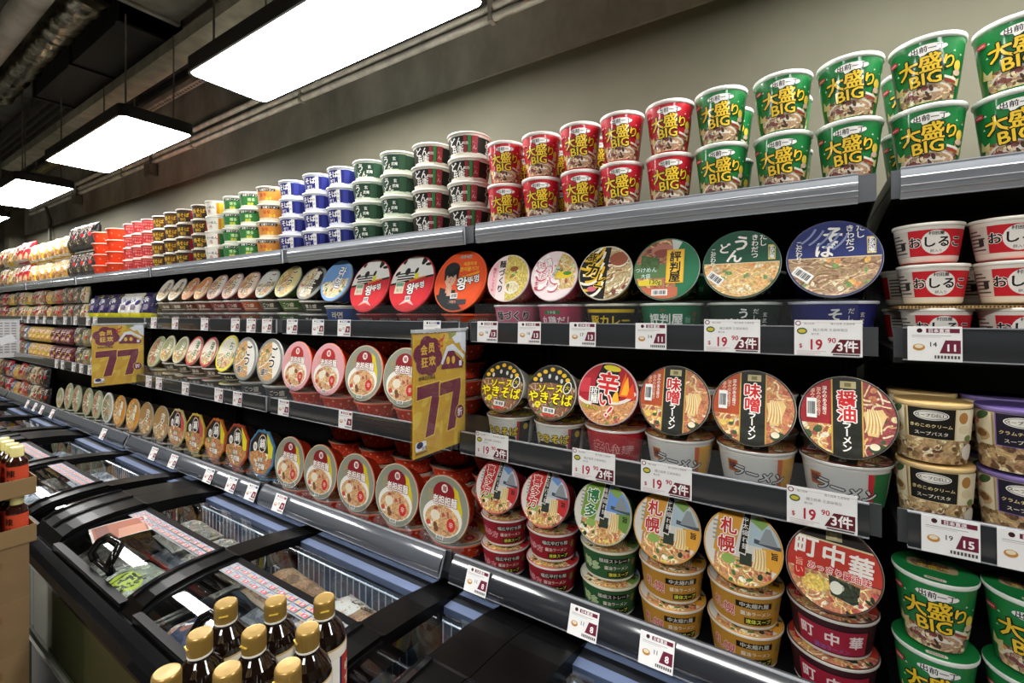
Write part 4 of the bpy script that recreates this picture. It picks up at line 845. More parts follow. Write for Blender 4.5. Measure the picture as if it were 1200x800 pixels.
m = MB(); m.lathe([(.0218, .012), (.0218, .074)], '#b8452a', 'printed_film', 32)
a = Art(); a.text('辣油', 0, 44, 20, '#1c0f0a', bold=.05, vert=True, step=24); a.text('辣油', 56, 44, 20, '#1c0f0a', bold=.05, vert=True, step=24); a.text('辣油', -56, 44, 20, '#1c0f0a', bold=.05, vert=True, step=24)
a.put(m, lambda x, y, d: ((.0218 + d) * math.sin(x / 21.8), -(.0218 + d) * math.cos(x / 21.8), y / 1000), step=(4, None))
BOT['orange'] = [('glass_body', b1), ('cap', b2), ('label_sleeve', m.mesh('label_sleeve'))]

def carton(x0, x1, y0, y1, z0, z1, label, group, rz=0):
    cx, cy = (x0 + x1) / 2, (y0 + y1) / 2; w, d = (x1 - x0) / 2, (y1 - y0) / 2
    e = empty('carton', (cx, cy, z0), (0, 0, rz)); tag(e, label, 'box', group); h = z1 - z0 - .002
    m = MB().box(-w, w, -d, d, 0, h, '#6f5838', 'cardboard'); m.build('box_walls', e)
    f = MB()
    for s in (-1, 1): f.box(-w, w, min(0, s * d) + (.001 if s > 0 else 0), max(0, s * d) - (.001 if s < 0 else 0), h, h + .002, '#775f3c', 'cardboard')
    f.build('flap', e)
    p = MB(); a = Art()
    a.text('取扱注意', -.05, h * .25, .028, '#5d4428'); a.poly(ell(.09, h * .72, .014, .014), '#6a4e2e'); a.poly(ell(.09, h * .72, .011, .011), '#6f5838'); a.text('調味料', -.08, h * .68, .03, '#6a4e2e')
    a.put(p, lambda x, y, q: (w + q, x, y)); a.put(p, lambda x, y, q: (x, -d - q, y)); p.build('box_print', e)
def tray(loc, w, d, lip, rz, label):
    e = empty('carton_tray', loc, (0, 0, rz)); tag(e, label, 'box')
    MB().box(-w, w, -d, d, 0, .003, '#6f5838', 'cardboard').build('tray_floor', e)
    for nm, b in (('tray_wall', (-w, w, -d, -d + .003)), ('tray_wall', (-w, w, d - .003, d)), ('tray_wall', (-w, -w + .003, -d + .003, d - .003)), ('tray_wall', (w - .003, w, -d + .003, d - .003))):
        m = MB().box(*b, .003, lip, '#7a623e', 'cardboard')
        if b[0] > 0: Art().text('辣油 調味料', .0, lip * .55, .02, '#5d4428').put(m, lambda x, y, q: (w + q, x, y))
        m.build(nm, e)
    return e
# ------------------------------------------------------------------ stock on the top shelf
D1, Z1 = 1.025, 1.8432
def lev_word(i, n): return {1: ['single'], 2: ['lower', 'upper'], 3: ['bottom', 'middle', 'top'], 4: ['bottom', 'second-lowest', 'second-highest', 'topmost']}[n][i]
jit = lambda a: rnd.uniform(-a, a)
def relax(items, D, f=.25):                        # centres along a shelf, nudged so that neighbours do not press into each other
    xs = [X_at(p, D + .017 + KIND[k]['r'] * f) for p, k in items]; rs = [KIND[k]['r'] * 1.012 for p, k in items]
    for _ in range(200):
        for i in range(len(xs) - 1):
            gap = xs[i] - xs[i + 1] - rs[i] - rs[i + 1] - .002
            if gap < 0: xs[i] -= gap / 2; xs[i + 1] += gap / 2
    return xs
def cups(kind, px, back, word, zz=Z1, D=D1, nlev=2, lab='top shelf'):
    k = KIND[kind]; y = D + .02 + k['r']
    xs = relax([(p, kind) for p in px][::-1], D + .003, 1.0)[::-1]
    for i, p in enumerate(px):
        for row in range(2 if i in back else 1):
            yy = y + row * (2 * k['r'] + .012)
            for l in range(nlev):
                x = xs[i] + jit(.0008); where = f"of {ORD[i]} {word} stack" if row == 0 else f"behind the {ORD[i]} {word} stack"
                place(kind, 'noodle_cup', (x, yy + jit(.002), zz + l * (k['h'] + .0035)), (0, 0, yaw_to_cam(x, yy, .75) + jit(.08)), f"{k['desc']}, {lev_word(l, nlev)} one {where} from left, {lab}", 'noodle cup', 'big noodle cups with yellow lettering')
cups('cup_green', (845, 917, 995, 1086, 1191), (0, 1, 3), 'green')
cups('cup_red', (593, 634.5, 682, 727.5, 784.5), (0, 1, 2), 'red')
STK = [('scarlet_tub', (128, 145)), ('rose_tub', (159, 169.5, 180.5)), ('black_gold_tub', (195, 225)), ('gold_red_tub', (209, 243)), ('white', (259.5,)), ('green_tub', (281, 297.5)), ('orange_tub', (321,)), ('blue_tub', (347.5, 376, 405)), ('udon_green', (435.5, 470)), ('donbei', (507, 550.5))]
flat = [(p, kind if kind != 'white' else 'white_green_tub', kind, i, len(px)) for kind, px in STK for i, p in enumerate(px)][::-1]
for (p, k0, kind, i, n), x in zip(flat, relax([q[:2] for q in flat], D1 + .003, 1.0)):
    for l in range(4):
        kk = k0 if kind != 'white' or l < 2 else 'white_orange_tub'
        k = KIND[kk]; y = D1 + .02 + k['r']; xx = x + jit(.0008)
        which = '' if n == 1 else f"{ORD[i]} "
        place(kk, 'noodle_tub', (xx, y + jit(.003), Z1 + l * (k['h'] + .0018)), (0, 0, yaw_to_cam(xx, y, .62) + jit(.12)), f"{k['desc']}, {lev_word(l, 4)} of {which}such stack from left, top shelf", 'noodle tub', 'small noodle tubs stacked four high on the top shelf')

# ------------------------------------------------------------------ tilted bowls with an upright bowl under each
def display(x, kind, li, n_under, i, row, tilt=16, back=0, dz=0.0, film=False):
    k = KIND[kind]; D, zs = LEV[li][0], LEV[li][1] + .0006 + dz
    r, h = k['r'], k['h']; yb = D + .017 + r
    at = f"{ORD[i]} from right on {row}"
    for l in range(n_under):
        w = '' if n_under == 1 else ('lower ' if l == 0 else 'upper ')
        place(kind, 'noodle_bowl', (x + jit(.0008), yb + jit(.002), zs + l * (h + .004)), (0, 0, yaw_to_cam(x, yb, .5) + jit(.1)), f"{w}{k['desc']} under tilted bowl, {at}", 'noodle bowl', f'upright bowls under the tilted ones on the {row}')
    t = R(tilt + jit(1.0)); yl = D + .0165 + r * 1.006 * math.sin(t)
    nrm = Vector((0, -math.cos(t), math.sin(t)))
    zc = zs + n_under * (h + .004) + max(r * 1.006 * math.cos(t), h * math.sin(t) + k['rb'] * math.cos(t)) + .0015
    c = Vector((x, yl, zc)); loc = c - nrm * h
    o = place(kind, 'noodle_bowl', loc, (R(90) - t, 0, 0), f"tilted bowl with {k['lid_desc']}, {at}", 'noodle bowl', f'bowls tilted to show their lids on the {row}')
    if film:                                  # loose clear wrap hanging from the tilted bowl over the one below
        m = MB(); g = random.Random(i); nx, nz = 14, 7; ph = [g.uniform(0, 6) for _ in range(4)]; v = []
        for j in range(nz + 1):
            for q in range(nx + 1):
                u = -1 + 2 * q / nx; tt = j / nz
                wx = r * (.62 + .3 * tt) * u; wz = zc - r * math.cos(t) * (.97 - .28 * u * u) + .012 - tt * (.05 - .012 * abs(u))
                wy = D + .0155 + .004 * math.sin(7 * u + ph[0] + 3 * tt) * tt - .002
                p = Vector((x + wx, wy, wz)) - loc
                v.append((p.x, p.y * math.cos(R(90) - t) + p.z * math.sin(R(90) - t), -p.y * math.sin(R(90) - t) + p.z * math.cos(R(90) - t)))
        m.add(v, [(j * (nx + 1) + q, j * (nx + 1) + q + 1, (j + 1) * (nx + 1) + q + 1, (j + 1) * (nx + 1) + q) for j in range(nz) for q in range(nx)], '#fff', 'plastic_wrap', True)
        m.build('shrink_film', o)
    for l in range(back):
        yy = yb + 2 * r + .014
        place(kind, 'noodle_bowl', (x, yy, zs + l * (h + .004)), (0, 0, yaw_to_cam(x, yy, .5)), f"{k['desc']} in back stack, {lev_word(l, back)}, {ORD[i]} from right, {row}", 'noodle bowl', f'bowls stacked behind the tilted ones on the {row}')
def shelf_row(items, li, row, tilts, under=lambda i: 1, back=lambda i, k: 0, film=lambda i, k: False, dz=lambda i: 0):
    for i, ((px, kd), x) in enumerate(zip(items, relax(items, LEV[li][0]))):
        display(x, kd, li, under(i), i, row, tilts(i, kd), back(i, kd), dz(i), film(i, kd))
A2 = [(976, 'soba_bowl'), (868, 'udon_bowl'), (780.5, 'green_gold'), (709, 'black_yellow'), (649, 'pink_red'), (595.5, 'pink_yellow')]
B2 = [(530, 'wide_orange'), (473, 'cow_red'), (426, 'cow_red'), (390, 'sky_lid'), (362, 'night_lid'), (334, 'olive_lid'), (312, 'silver_lid'), (291.5, 'peach_lid'), (270, 'ink_lid'), (252, 'ink_lid'), (234, 'coral_lid'), (221, 'rust_lid'), (204, 'tan_lid'), (190, 'tan_lid')]
shelf_row(A2 + B2, 1, 'second shelf', lambda i, k: 13 if i < 6 else 18 if i < 9 else 22 if i < 10 else 28, under=lambda i: 2 if i > 9 else 1, back=lambda i, k: 2 if i < 6 else 4 if i < 9 else 0)
A3 = [(981, 'shoyu'), (884, 'miso'), (792, 'miso'), (714, 'spicy_red'), (646, 'yakisoba'), (588, 'yakisoba')]
B3 = [(465, 'wide_grey'), (419.5, 'wide_grey'), (381, 'wide_pink'), (347.5, 'wide_pink'), (317, 'gotsu_lid'), (290.5, 'gotsu_lid'), (267.5, 'yellowrim_lid'), (246.5, 'redrim_lid'), (229, 'redrim_lid'), (212, 'moss_lid'), (198, 'moss_lid'), (184, 'sage_lid')]
shelf_row(A3 + B3, 2, 'third shelf', lambda i, k: 14 if i < 6 else 8 if i < 12 else 18, under=lambda i: 2 if 12 <= i < 17 else 1, back=lambda i, k: 2 if i < 6 else 4 if k.startswith('wide') else 0)
A4 = [(973, 'machi'), (872, 'sapporo'), (780, 'sapporo'), (705, 'hakata'), (637, 'kitakata'), (581, 'kitakata')]
B4 = [(506, 'wide_grey'), (465, 'wide_grey'), (418, 'wide_grey'), (379, 'wide_grey'), (344, 'wide_grey'), (309.5, 'octo_blue'), (281, 'octo_red'), (255, 'octo_orange'), (234, 'octo_yellow'), (214, 'octo_cream'), (194, 'clay_lid'), (175.5, 'clay_lid'), (159, 'amber_lid'), (143, 'amber_lid'), (129, 'white_ring_lid'), (117, 'sage_lid'), (105.5, 'sage_lid'), (93, 'sage_lid'), (83, 'sage_lid'), (72.5, 'moss_lid')]
shelf_row(A4 + B4, 3, 'fourth shelf', lambda i, k: 17 if i < 6 else 6, lambda i: 2 if i < 6 else 1, lambda i, k: 4 if k.startswith('wide') else 0, lambda i, k: 6 <= i < 21, lambda i: 0 if i < 6 else -.017)

# ------------------------------------------------------------------ the nearest bay
k = KIND['oshiruko']; y = 1.0 + .02 + k['r']
for i, p in enumerate((1087, 1182)):
    for l, dx in enumerate((.010, .006, 0)):
        x = X_at(p, y) + dx; z = LEV[1][1] - .012 + .0008 + l * (k['h'] + .0012) + (.0045 if l > 0 else 0)
        place('oshiruko', 'soup_tub', (x, y, z), (0, 0, yaw_to_cam(x, y, .6) + .05), f"{k['desc']}, {lev_word(l, 3)} of the {ORD[i]} stack in the nearest bay", 'soup tub', 'red and white sweet soup tubs')
        if l < 2:
            place('oshiruko', 'soup_tub', (x - .012, y + .115, z), (0, 0, .5), f"{k['desc']} behind, {('bottom', 'middle')[l]} of {ORD[i]} stack", 'soup tub', 'red and white sweet soup tubs')
e = empty('cardboard_divider', (.30, 1.075, LEV[1][1] - .012 + k['h'] + .0012)); tag(e, 'thin corrugated cardboard sheet between the red sweet soup tubs', 'cardboard')
m = MB()
for i in range(80): m.box(-.17 + i * .0045, -.1675 + i * .0045, -.052, .15, .0008, .0036, '#a58452', 'cardboard')
m.build('fluting', e); MB().box(-.17, .19, -.052, .15, 0, .0009, '#b08e5a', 'cardboard').box(-.17, .19, -.052, .15, .0035, .0043, '#b08e5a', 'cardboard').build('liner', e)
for kd, p in (('mushroom_soup', 1091.5), ('chowder_soup', 1194)):
    k = KIND[kd]; y = .955 + .017 + k['r']
    for l in range(2):
        x = X_at(p, y) + (.003 if l == 0 else 0)
        place(kd, 'soup_cup', (x, y, LEV[2][1] + .0008 + l * (k['h'] + .0015)), (0, 0, yaw_to_cam(x, y, 1) + (-.12 if kd[0] == 'm' else .0)), f"{k['desc']}, {lev_word(l, 2)} one, above the 15 price tag in the nearest bay", 'soup cup', 'soup pasta cups in the nearest bay')
        place(kd, 'soup_cup', (x + .004, y + .114, LEV[2][1] + .0008 + l * (k['h'] + .0015)), (0, 0, .2), f"{k['desc']} standing in the row behind, {lev_word(l, 2)} one", 'soup cup', 'soup pasta cups in the nearest bay')
cups('cup_green', (1099, 1204), (), 'green', LEV[3][1] + .0208, .93, 2, 'lowest shelf')

# ------------------------------------------------------------------ bags at the far end
BAGS = {}
for nm, w, h, bg, top, food, tt, tc, to, bd in (
    ('black_bag', .17, .19, '#232120', '#181716', '#4a342a', '味噌', '#b8b0a4', '#4a2420', '#5a5a56'), ('yellow_bag', .19, .175, '#d29c22', '#c9ab62', '#d08a3c', '豚骨', '#d8902c', '#f4efe2', '#e8e2cc'),
    ('red_bag', .17, .19, '#b42430', '#b8202c', '#c08a5c', '辛麺', '#efe4d8', '#5a1418', '#d8c8b8'), ('cream_bag', .17, .18, '#d8cdb0', '#c8a83c', '#a8744c', '素麺', '#6a4a2a', '#efe8d4', None),
    ('brown_bag', .17, .18, '#6a4a3a', '#5a3a30', '#a8744c', '黒豚', '#e0c8a0', '#2a1a14', None), ('green_bag', .17, .17, '#8f9a50', '#a8a45c', '#a88a5c', '野菜', '#efe8cf', '#3a4a20', '#c8c23c'),
    ('olive_bag', .17, .17, '#7d7450', '#8a805a', '#a88a5c', '蕎麦', '#e4dcbc', '#3a3420', None), ('coral_bag', .17, .17, '#b8603c', '#c06a44', '#a8744c', '海老', '#f0dcc4', '#6a2418', '#c03038'),
    ('grey_bag', .17, .19, '#6a655c', '#57524a', '#8a6a50', '昆布', '#d8d0c0', '#2a2622', None), ('plum_bag', .17, .16, '#6a2430', '#6a2430', '#a8646c', '紫芋', '#e0c0b8', '#2a1014', None),
    ('gold_bag', .17, .16, '#d8b04c', '#d8a83c', '#e0a02c', '卵麺', '#a8641c', '#f0e4c4', '#e8c020'), ('blue_bag', .15, .16, '#4a6a9a', '#4a6a9a', '#a8a08c', '海鮮', '#e8e8e4', '#20305a', '#7a8ab0'),
    ('snack_pouch', .15, .165, '#e6dc1c', '#2a2154', '#c8b8a0', '牛乳', '#f2f0ea', '#2a1c60', None), ('cow_pouch', .15, .165, '#e6dc1c', '#e8e6e2', '#3a2a78', '牛乳', '#4a3a90', '#f2f0ea', None)):
    a = bag_art(w, h, bg, top, food, tt, tc, to, len(nm), bd)
    if nm in ('snack_pouch', 'cow_pouch'):
        a = Art(rect(-w / 2, -h / 2, w / 2, h / 2)); a.poly(rect(-w, -h * .22, w, h), top); g = random.Random(3)
        for i in range(2 if nm[0] == 's' else 6): a.poly(ell(g.uniform(-w / 2, w / 2), g.uniform(-h * .1, h * .4), w * .12, h * .07, 10, g.uniform(0, 90)), '#efece6' if nm[0] == 's' else '#3a2a78')
        a.text('牛乳', -w * .1, h * .24, w * .22, '#f2f0ea' if nm[0] == 's' else '#4a3a90', '#2a1c60' if nm[0] == 's' else '#fff', .06, .06); a.food(ell(w * .05, -h * .02, w * .26, h * .1), '#8a7a8c', ['#a89aa8', '#6a5a78'], ['#c8b8a0', '#5a4a70'], 6, 4, 2, w * .2, w * .02, None, w * .05)
    BAGS[nm] = (bag_mesh(w, h, .062, bg, a, len(nm)), w, h)
def bagrow(seq, x0, x1, D, zs, lev, where, lean=8, sc=1.0):
    n = len(seq)
    for l in range(lev):
        for i, nm in enumerate(seq):
            me, w, h = BAGS[nm]; hh = max(BAGS[q][2] for q in seq) * sc * math.cos(R(lean))
            x = x0 + (x1 - x0) * (i + .5) / n; y = D + .055 + jit(.004)
            col = nm.split('_')[0]
            o = link(me, 'noodle_bag' if 'pouch' not in nm else 'snack_pouch'); o.location = (x, y, zs + .001 + l * (hh + .002)); o.scale = (sc, sc, sc); o.rotation_euler = (-R(lean), 0, jit(.04) + (.08 if x < -3 else 0))
            tag(o, f"{col if col not in ('cow', 'snack') else ('cow-patterned' if col == 'cow' else 'purple and yellow')} {'bag' if 'bag' in nm else 'pouch'}, {'lower' if l == 0 and lev > 1 else 'upper' if lev > 1 else 'standing'} one, {ORD[i]} from left, {where}", 'bag', f'soft packs on {where}')
bagrow(('brown_bag', 'cream_bag', 'gold_bag', 'cream_bag', 'red_bag', 'red_bag'), -6.6, -5.56, D1, Z1, 2, 'top shelf, far end')
bagrow(('yellow_bag',) * 5, -5.54, -4.52, D1, Z1, 2, 'top shelf before the black bags', 8, .95)
bagrow(('black_bag',) * 3, -4.5, -4.05, D1, Z1, 2, 'top shelf beside the scarlet tubs')
mix = ('coral_bag', 'red_bag', 'brown_bag', 'green_bag', 'olive_bag', 'grey_bag', 'cream_bag', 'plum_bag', 'gold_bag')
bagrow([mix[(i * 5 + i // 3) % 9] for i in range(18)], -6.55, -4.62, 1.0, 1.5515, 2, 'second shelf, far end', 6, .62)
bagrow(('grey_bag', 'brown_bag', 'grey_bag', 'cream_bag'), -4.58, -4.05, 1.0, 1.5515, 2, 'second shelf beside the pouches', 6, .62)
bagrow(('snack_pouch', 'snack_pouch', 'snack_pouch', 'cow_pouch', 'cow_pouch', 'snack_pouch'), -3.98, -2.98, 1.0, 1.5515, 1, 'second shelf above the far yellow sign')
bagrow([('blue_bag', 'coral_bag', 'red_bag', 'olive_bag')[i % 4] for i in range(9)] + ['gold_bag'] * 5 + ['plum_bag'] * 4, -6.3, -4.16, .955, 1.2585, 2, 'third shelf, far end', 6, .67)
bagrow(('grey_bag', 'olive_bag', 'cream_bag', 'blue_bag', 'grey_bag', 'olive_bag'), -4.10, -3.25, .955, 1.2585, 2, 'third shelf beside the far yellow sign', 6, .67)
bagrow([('grey_bag', 'cream_bag', 'brown_bag', 'black_bag', 'red_bag', 'blue_bag', 'gold_bag', 'red_bag', 'coral_bag')[i % 9] for i in range(13)], -6.3, -4.62, .93, .9155, 2, 'fourth shelf, far end', 6, .74)

# ------------------------------------------------------------------ price tags
def card_big(seed):
    w, h = .1, .064; a = Art(); P = rrect(0, 0, w, h, .002, 2)
    a.poly(P, '#e9e8e6'); a.poly(rect(-.048, .027, .049, .0275), '#b9a8a6')
    a.poly(ell(-.044, .026, .0045, .0045), '#7a2430'); a.poly(ell(-.044, .026, .003, .003), '#e9e8e6'); a.poly(ell(-.038, .012, .008, .006), '#3d5a34'); a.poly(ell(-.038, .012, .006, .0035), '#c8b83c')
    for i, (x0, x1, y) in enumerate(((-.034, -.02, .0275), (.0, .044, .0275), (-.022, .03, .0165), (-.022, -.014, .009))): a.text('麺之経典 王道味噌拉麺'[:(4, 9, 10, 3)[i]], (x0 + x1) / 2, y - .002, (.004, .0042, .0055, .004)[i], '#7a7674')
    a.text('$', -.04, -.015, .0105, '#b02838', bold=.02); a.text('19', -.016, -.012, .026, '#b02838', bold=.035, sx=.85); a.text('90', .0065, -.004, .0125, '#b02838', bold=.03)
    a.poly([(.005, -.026), (.047, -.026), (.047, -.002), (.018, -.002)], '#5d1f26'); a.text('3件', .029, -.014, .021, '#f2efec', bold=.045); a.poly(rect(.008, -.030, .046, -.0275), '#4a4644')
    for i in range(3): a.poly(rect(-.046, -.0235 - i * .0028, -.002 - i * .008, -.0245 - i * .0028), '#c9b4b4')
    return w, h, a
def card_small(old, new, head, hc='#6a2036', icon='#b8823c'):
    w, h = .066, .056; a = Art(); a.poly(rrect(0, 0, w, h, .002, 2), '#e9e8e6')
    a.poly(ell(-.018, .021, .0036, .0036), '#3a1a20'); a.poly(rect(-.010, .0175, .030, .0245), hc); a.text(head, .006, .021, .0066, '#eee8e6', bold=.04)
    a.poly(rect(-.028, .0125, .02, .0135), '#a8a4a2'); a.poly(rect(-.028, .010, .008, .0108), '#bcb8b6')
    a.poly(ell(-.019, -.006, .0075, .0055), icon); a.poly(ell(-.019, -.0045, .0052, .0032), '#e0d4b8'); a.text(old, -.001, -.001, .0105, '#2a2a30', bold=.02)
    a.poly([(.006, -.015), (.031, -.015), (.031, .006), (.013, .006)], hc if hc == '#6a2036' else '#7a2030'); a.text(new, .0205, -.006, .0155, '#f2eeec', bold=.05); a.poly(rect(.0, -.0235, .03, -.0185), '#4a4644')
    for i in range(7): a.poly(rect(.002 + i * .004, -.0235, .0035 + i * .004, -.0185), '#d8d6d4')
    return w, h, a
CARD = {}
def card(key, spec):
    w, h, a = spec; m = MB(); m.box(-w / 2, w / 2, 0, .0008, -h / 2, h / 2, '#e4e3e0', 'matte_paper')
    a.put(m, lambda x, y, d: (x, -d, y)); CARD[key] = (m.mesh('price_tag'), w, h)
card('big', card_big(0))
for key, o_, n_ in (('t13', '16', '13'), ('t13b', '17', '13'), ('t11', '14', '11'), ('t15', '19', '15'), ('t8', '11', '8')): card(key, card_small(o_, n_, '日本直送'))
card('blue', card_small('12', '8', '韓國直送', '#2c3a78', '#a83a40')); card('blue9', card_small('12', '9', '韓國直送', '#2c3a78', '#a83a40')); card('red9', card_small('13', '9', '即食拉麵', '#8a2a34', '#c8743c'))
def price(px, li, key, label):
    me, w, h = CARD[key]; D, zs, zt, zb = LEV[li]
    y = D - .0085 - (.0135 if li == 3 else 0)
    x = X_at(px, y); o = link(me, 'price_tag')
    zc = (zt + zb) / 2 + (.006 if key == 'big' else .001)
    o.location = (x, y, zc); o.rotation_euler = (R(-2) if li != 3 else R(-21), 0, 0)
    if li == 3: o.location.y = D - .0275
    tag(o, label, 'price tag', 'price tags along the shelf edges')
for px, key, l in ((571, 't13', 'small price tag under the pink and yellow noodle bowl'), (620, 't13', 'small price tag under the pink bowl with red brush strokes'), (682.5, 't13b', 'small price tag reading 13 under the black and yellow bowl'), (762.5, 't11', 'small price tag reading 11 under the green bowl with gold panel'), (857, 'big', 'white 19.90 price card under the green udon bowl'), (969.5, 'big', 'white 19.90 price card under the navy soba bowl'), (1095, 't11', 'price tag reading 11 under the red sweet soup tubs'),
                   (506, 'blue', 'blue-headed price tag under the orange bowl with portrait'), (403, 'blue9', 'blue-headed price tag under the cow-patterned red bowls'), (372.5, 'blue', 'blue-headed price tag under the black bowl with white script'), (342, 'blue9', 'blue-headed price tag at the bay joint under the olive bowl')):
    price(px, 1, key, l)
for i, px in enumerate((312.5, 294, 275.5, 239.5, 205, 180)): price(px, 1, 'red9', f'narrow price tag under the small tilted lids, second shelf, {ORD[i]} from the bay joint')
for i, px in enumerate((111, 103, 88, 76, 64, 52, 43, 33)): price(px, 1, 't8', f'tiny price tag on the second shelf edge under the bags, {ORD[i]} past the far sign')
for px, key, l in ((576, 'big', 'white 19.90 price card under the fried noodle bowls, beside the yellow sign'), (695, 'big', 'white 19.90 price card under the red spicy noodle bowl'), (780, 'big', 'white 19.90 price card under the orange miso bowls'), (962, 'big', 'white 19.90 price card under the red soy ramen bowl'), (1113.5, 't15', 'price tag reading 15 under the mushroom soup cups'), (1207, 't15', 'price tag cut by the picture edge under the purple soup cups'), (404.5, 'red9', 'price tag under the wide grey lids on the third shelf'), (332, 'red9', 'price tag at the bay joint under the pink lids on the third shelf')):
    price(px, 2, key, l)
for i, px in enumerate((278, 256, 217, 186, 174)): price(px, 2, 'red9', f'narrow price tag on third shelf edge, {ORD[i]} past the pink lids')
for i, px in enumerate((105, 95, 86, 73, 66)): price(px, 2, 't8', f'tiny price tag on the third shelf edge beyond the far yellow sign, {ORD[i]} of five')
for px, key, l in ((560, 't8', 'price tag reading 8 under the first maroon bowls, beside the clear film'), (684.5, 't8', 'price tag reading 8 under the green bowls on the fourth shelf'), (770, 't8', 'price tag reading 8 under the golden bowls on the fourth shelf'), (957, 't8', 'price tag under the red bowl with big white lettering, fourth shelf'), (329, 'red9', 'red-headed price tag at the bay joint under the wide grey lids'), (296, 'blue', 'price tag under the blue-edged eight-sided bowl'), (272.5, 'blue9', 'price tag under the red-edged eight-sided bowl'), (246, 'blue', 'price tag under the orange-edged eight-sided bowl')):
    price(px, 3, key, l)
for i, px in enumerate((204, 181, 122, 62, 50, 42, 33)): price(px, 3, 'red9', f'narrow price tag on the fourth shelf edge, {ORD[i]} past the eight-sided bowls')

# ------------------------------------------------------------------ hanging flag signs
def sign_art():
    a = Art(rect(-.105, -.1485, .105, .1485)); a.poly(rect(-.105, -.1485, .105, .1485), '#c79c2c'); g = random.Random(4)
    for i in range(26): a.poly(ell(g.uniform(-.1, .1), g.uniform(-.14, .14), g.uniform(.008, .03), g.uniform(.006, .02), 10, g.uniform(0, 90)), g.choice(['#cfa83a', '#c29230', '#d3b03e']))
    a.poly([(.03, .149), (.105, .149), (.105, .09), (.085, .105), (.078, .12), (.06, .118)], '#d9dbe0'); a.poly([(.035, .13), (.06, .14), (.065, .149), (.03, .149)], '#8f9440')
    M = '#6c2038'
    for x, y in ((-.055, .118), (-.078, .098), (-.068, .073), (-.03, .112), (-.022, .086), (-.042, .068)): a.poly(ell(x, y, .026, .024), M)
    a.poly(ell(-.05, .092, .035, .03), M); a.poly([(-.04, .055), (-.02, .05), (-.03, .066)], M)
    for ch, x, y in (('会', -.066, .108), ('员', -.038, .112), ('狂', -.064, .078), ('欢', -.035, .08)): a.text(ch, x, y, .026, '#e0b43c', bold=.05)
    for x, y, r_ in ((-.004, .128, 30), (.008, .134, 60), (-.002, .114, 0)): a.strand(x, y, .02, .006, R(r_), .1, '#c8502c')
    a.poly([(.0, .055), (.09, .052), (.096, .066), (.06, .09), (.045, .112), (.022, .108), (.004, .075)], M); a.poly([(-.002, .07), (.022, .112), (.048, .118), (.098, .085), (.094, .075), (.07, .092), (.05, .1), (.028, .1), (.006, .066)], '#d9dbe0')
    for x in (.028, .05): a.poly(ell(x, .076, .007, .01), '#e0b43c')
    a.poly(rect(.075, .058, .086, .072), '#d9dbe0'); a.text('全场正价商品', -.055, .04, .0105, '#2a1c14', bold=.03)
    for dx in (-.048, .038):                            # the big 77
        a.poly([(dx - .046, .024), (dx + .046, .029), (dx + .047, .002), (dx + .022, -.105), (dx - .018, -.108), (dx + .006, -.010), (dx - .048, -.014)], '#e0ba50', clip=False)
        a.poly([(dx - .043, .021), (dx + .043, .026), (dx + .044, .001), (dx + .019, -.102), (dx - .014, -.105), (dx + .010, -.007), (dx - .045, -.011)], M, clip=False)
    a.poly(ell(.078, -.064, .02, .02), '#e0ba50'); a.poly(ell(.078, -.064, .018, .018), M); a.text('折', .078, -.064, .022, '#eedcd8', bold=.05)
    a.poly(rrect(-.078, -.122, .04, .022, .006), '#e6e4e2'); a.poly(ell(-.082, -.119, .012, .008), '#2c2a50'); a.text('会员', -.066, -.128, .009, '#2c2a50', bold=.03); a.poly(rect(-.098, -.140, -.055, -.136), '#7a5a1c')
    return a
def list_art():
    a = Art(rect(-.105, -.1485, .105, .1485)); a.poly(rect(-.105, -.1485, .105, .1485), '#c9c6c2')
    for i in range(12):
        for j in range(5): a.poly(rect(-.095 + j * .038, .12 - i * .021, -.066 + j * .038, .131 - i * .021), '#8c8886')
    a.poly([(-.03, .0), (.06, .04), (.09, -.02), (.0, -.05)], '#dedcda')
    return a
def flag_sign(X, yn, yf, ztop, art, label):
    e = empty('hanging_sign', (X, (yn + yf) / 2, ztop - .15)); tag(e, label, 'sign', 'flag signs sticking out from the shelf edge')
    w = (yf - yn) / 2
    m = MB().box(-.0012, .0012, -w * .985, w * .985, -.147, .147, '#c79c2c', 'matte_paper')
    art.put(m, lambda x, y, d: (.0012 + d, x * w / .105, y)); art.put(m, lambda x, y, d: (-.0012 - d, -x * w / .105, y)); m.build('sheet', e)
    h = MB(); 
    for s in (-.0065, .0065): h.box(s - .0006, s + .0006, -w, w, -.152, .157, '#fff', 'clear_acrylic')
    h.build('clear_sleeve', e)
    MB().box(-.0055, .0055, -w, w, .150, .158, '#b9bcbc', 'rail_plastic').tube([(0, w - .01, .155), (0, w + .004, .155), (0, w + .012, .157)], .003, '#a4a7a8', 'rail_plastic').build('hanger_arm', e)
flag_sign(-.785, .785, .982, 1.553, sign_art(), 'yellow hanging sign with big 77, between the near bay and the orange bowl')
flag_sign(-2.925, .775, .982, 1.542, sign_art(), 'yellow hanging sign with big 77 farther down the run of shelves')
flag_sign(-5.40, .775, .982, 1.545, list_art(), 'pale hanging sheet of printed lists at the far end of the shelves')
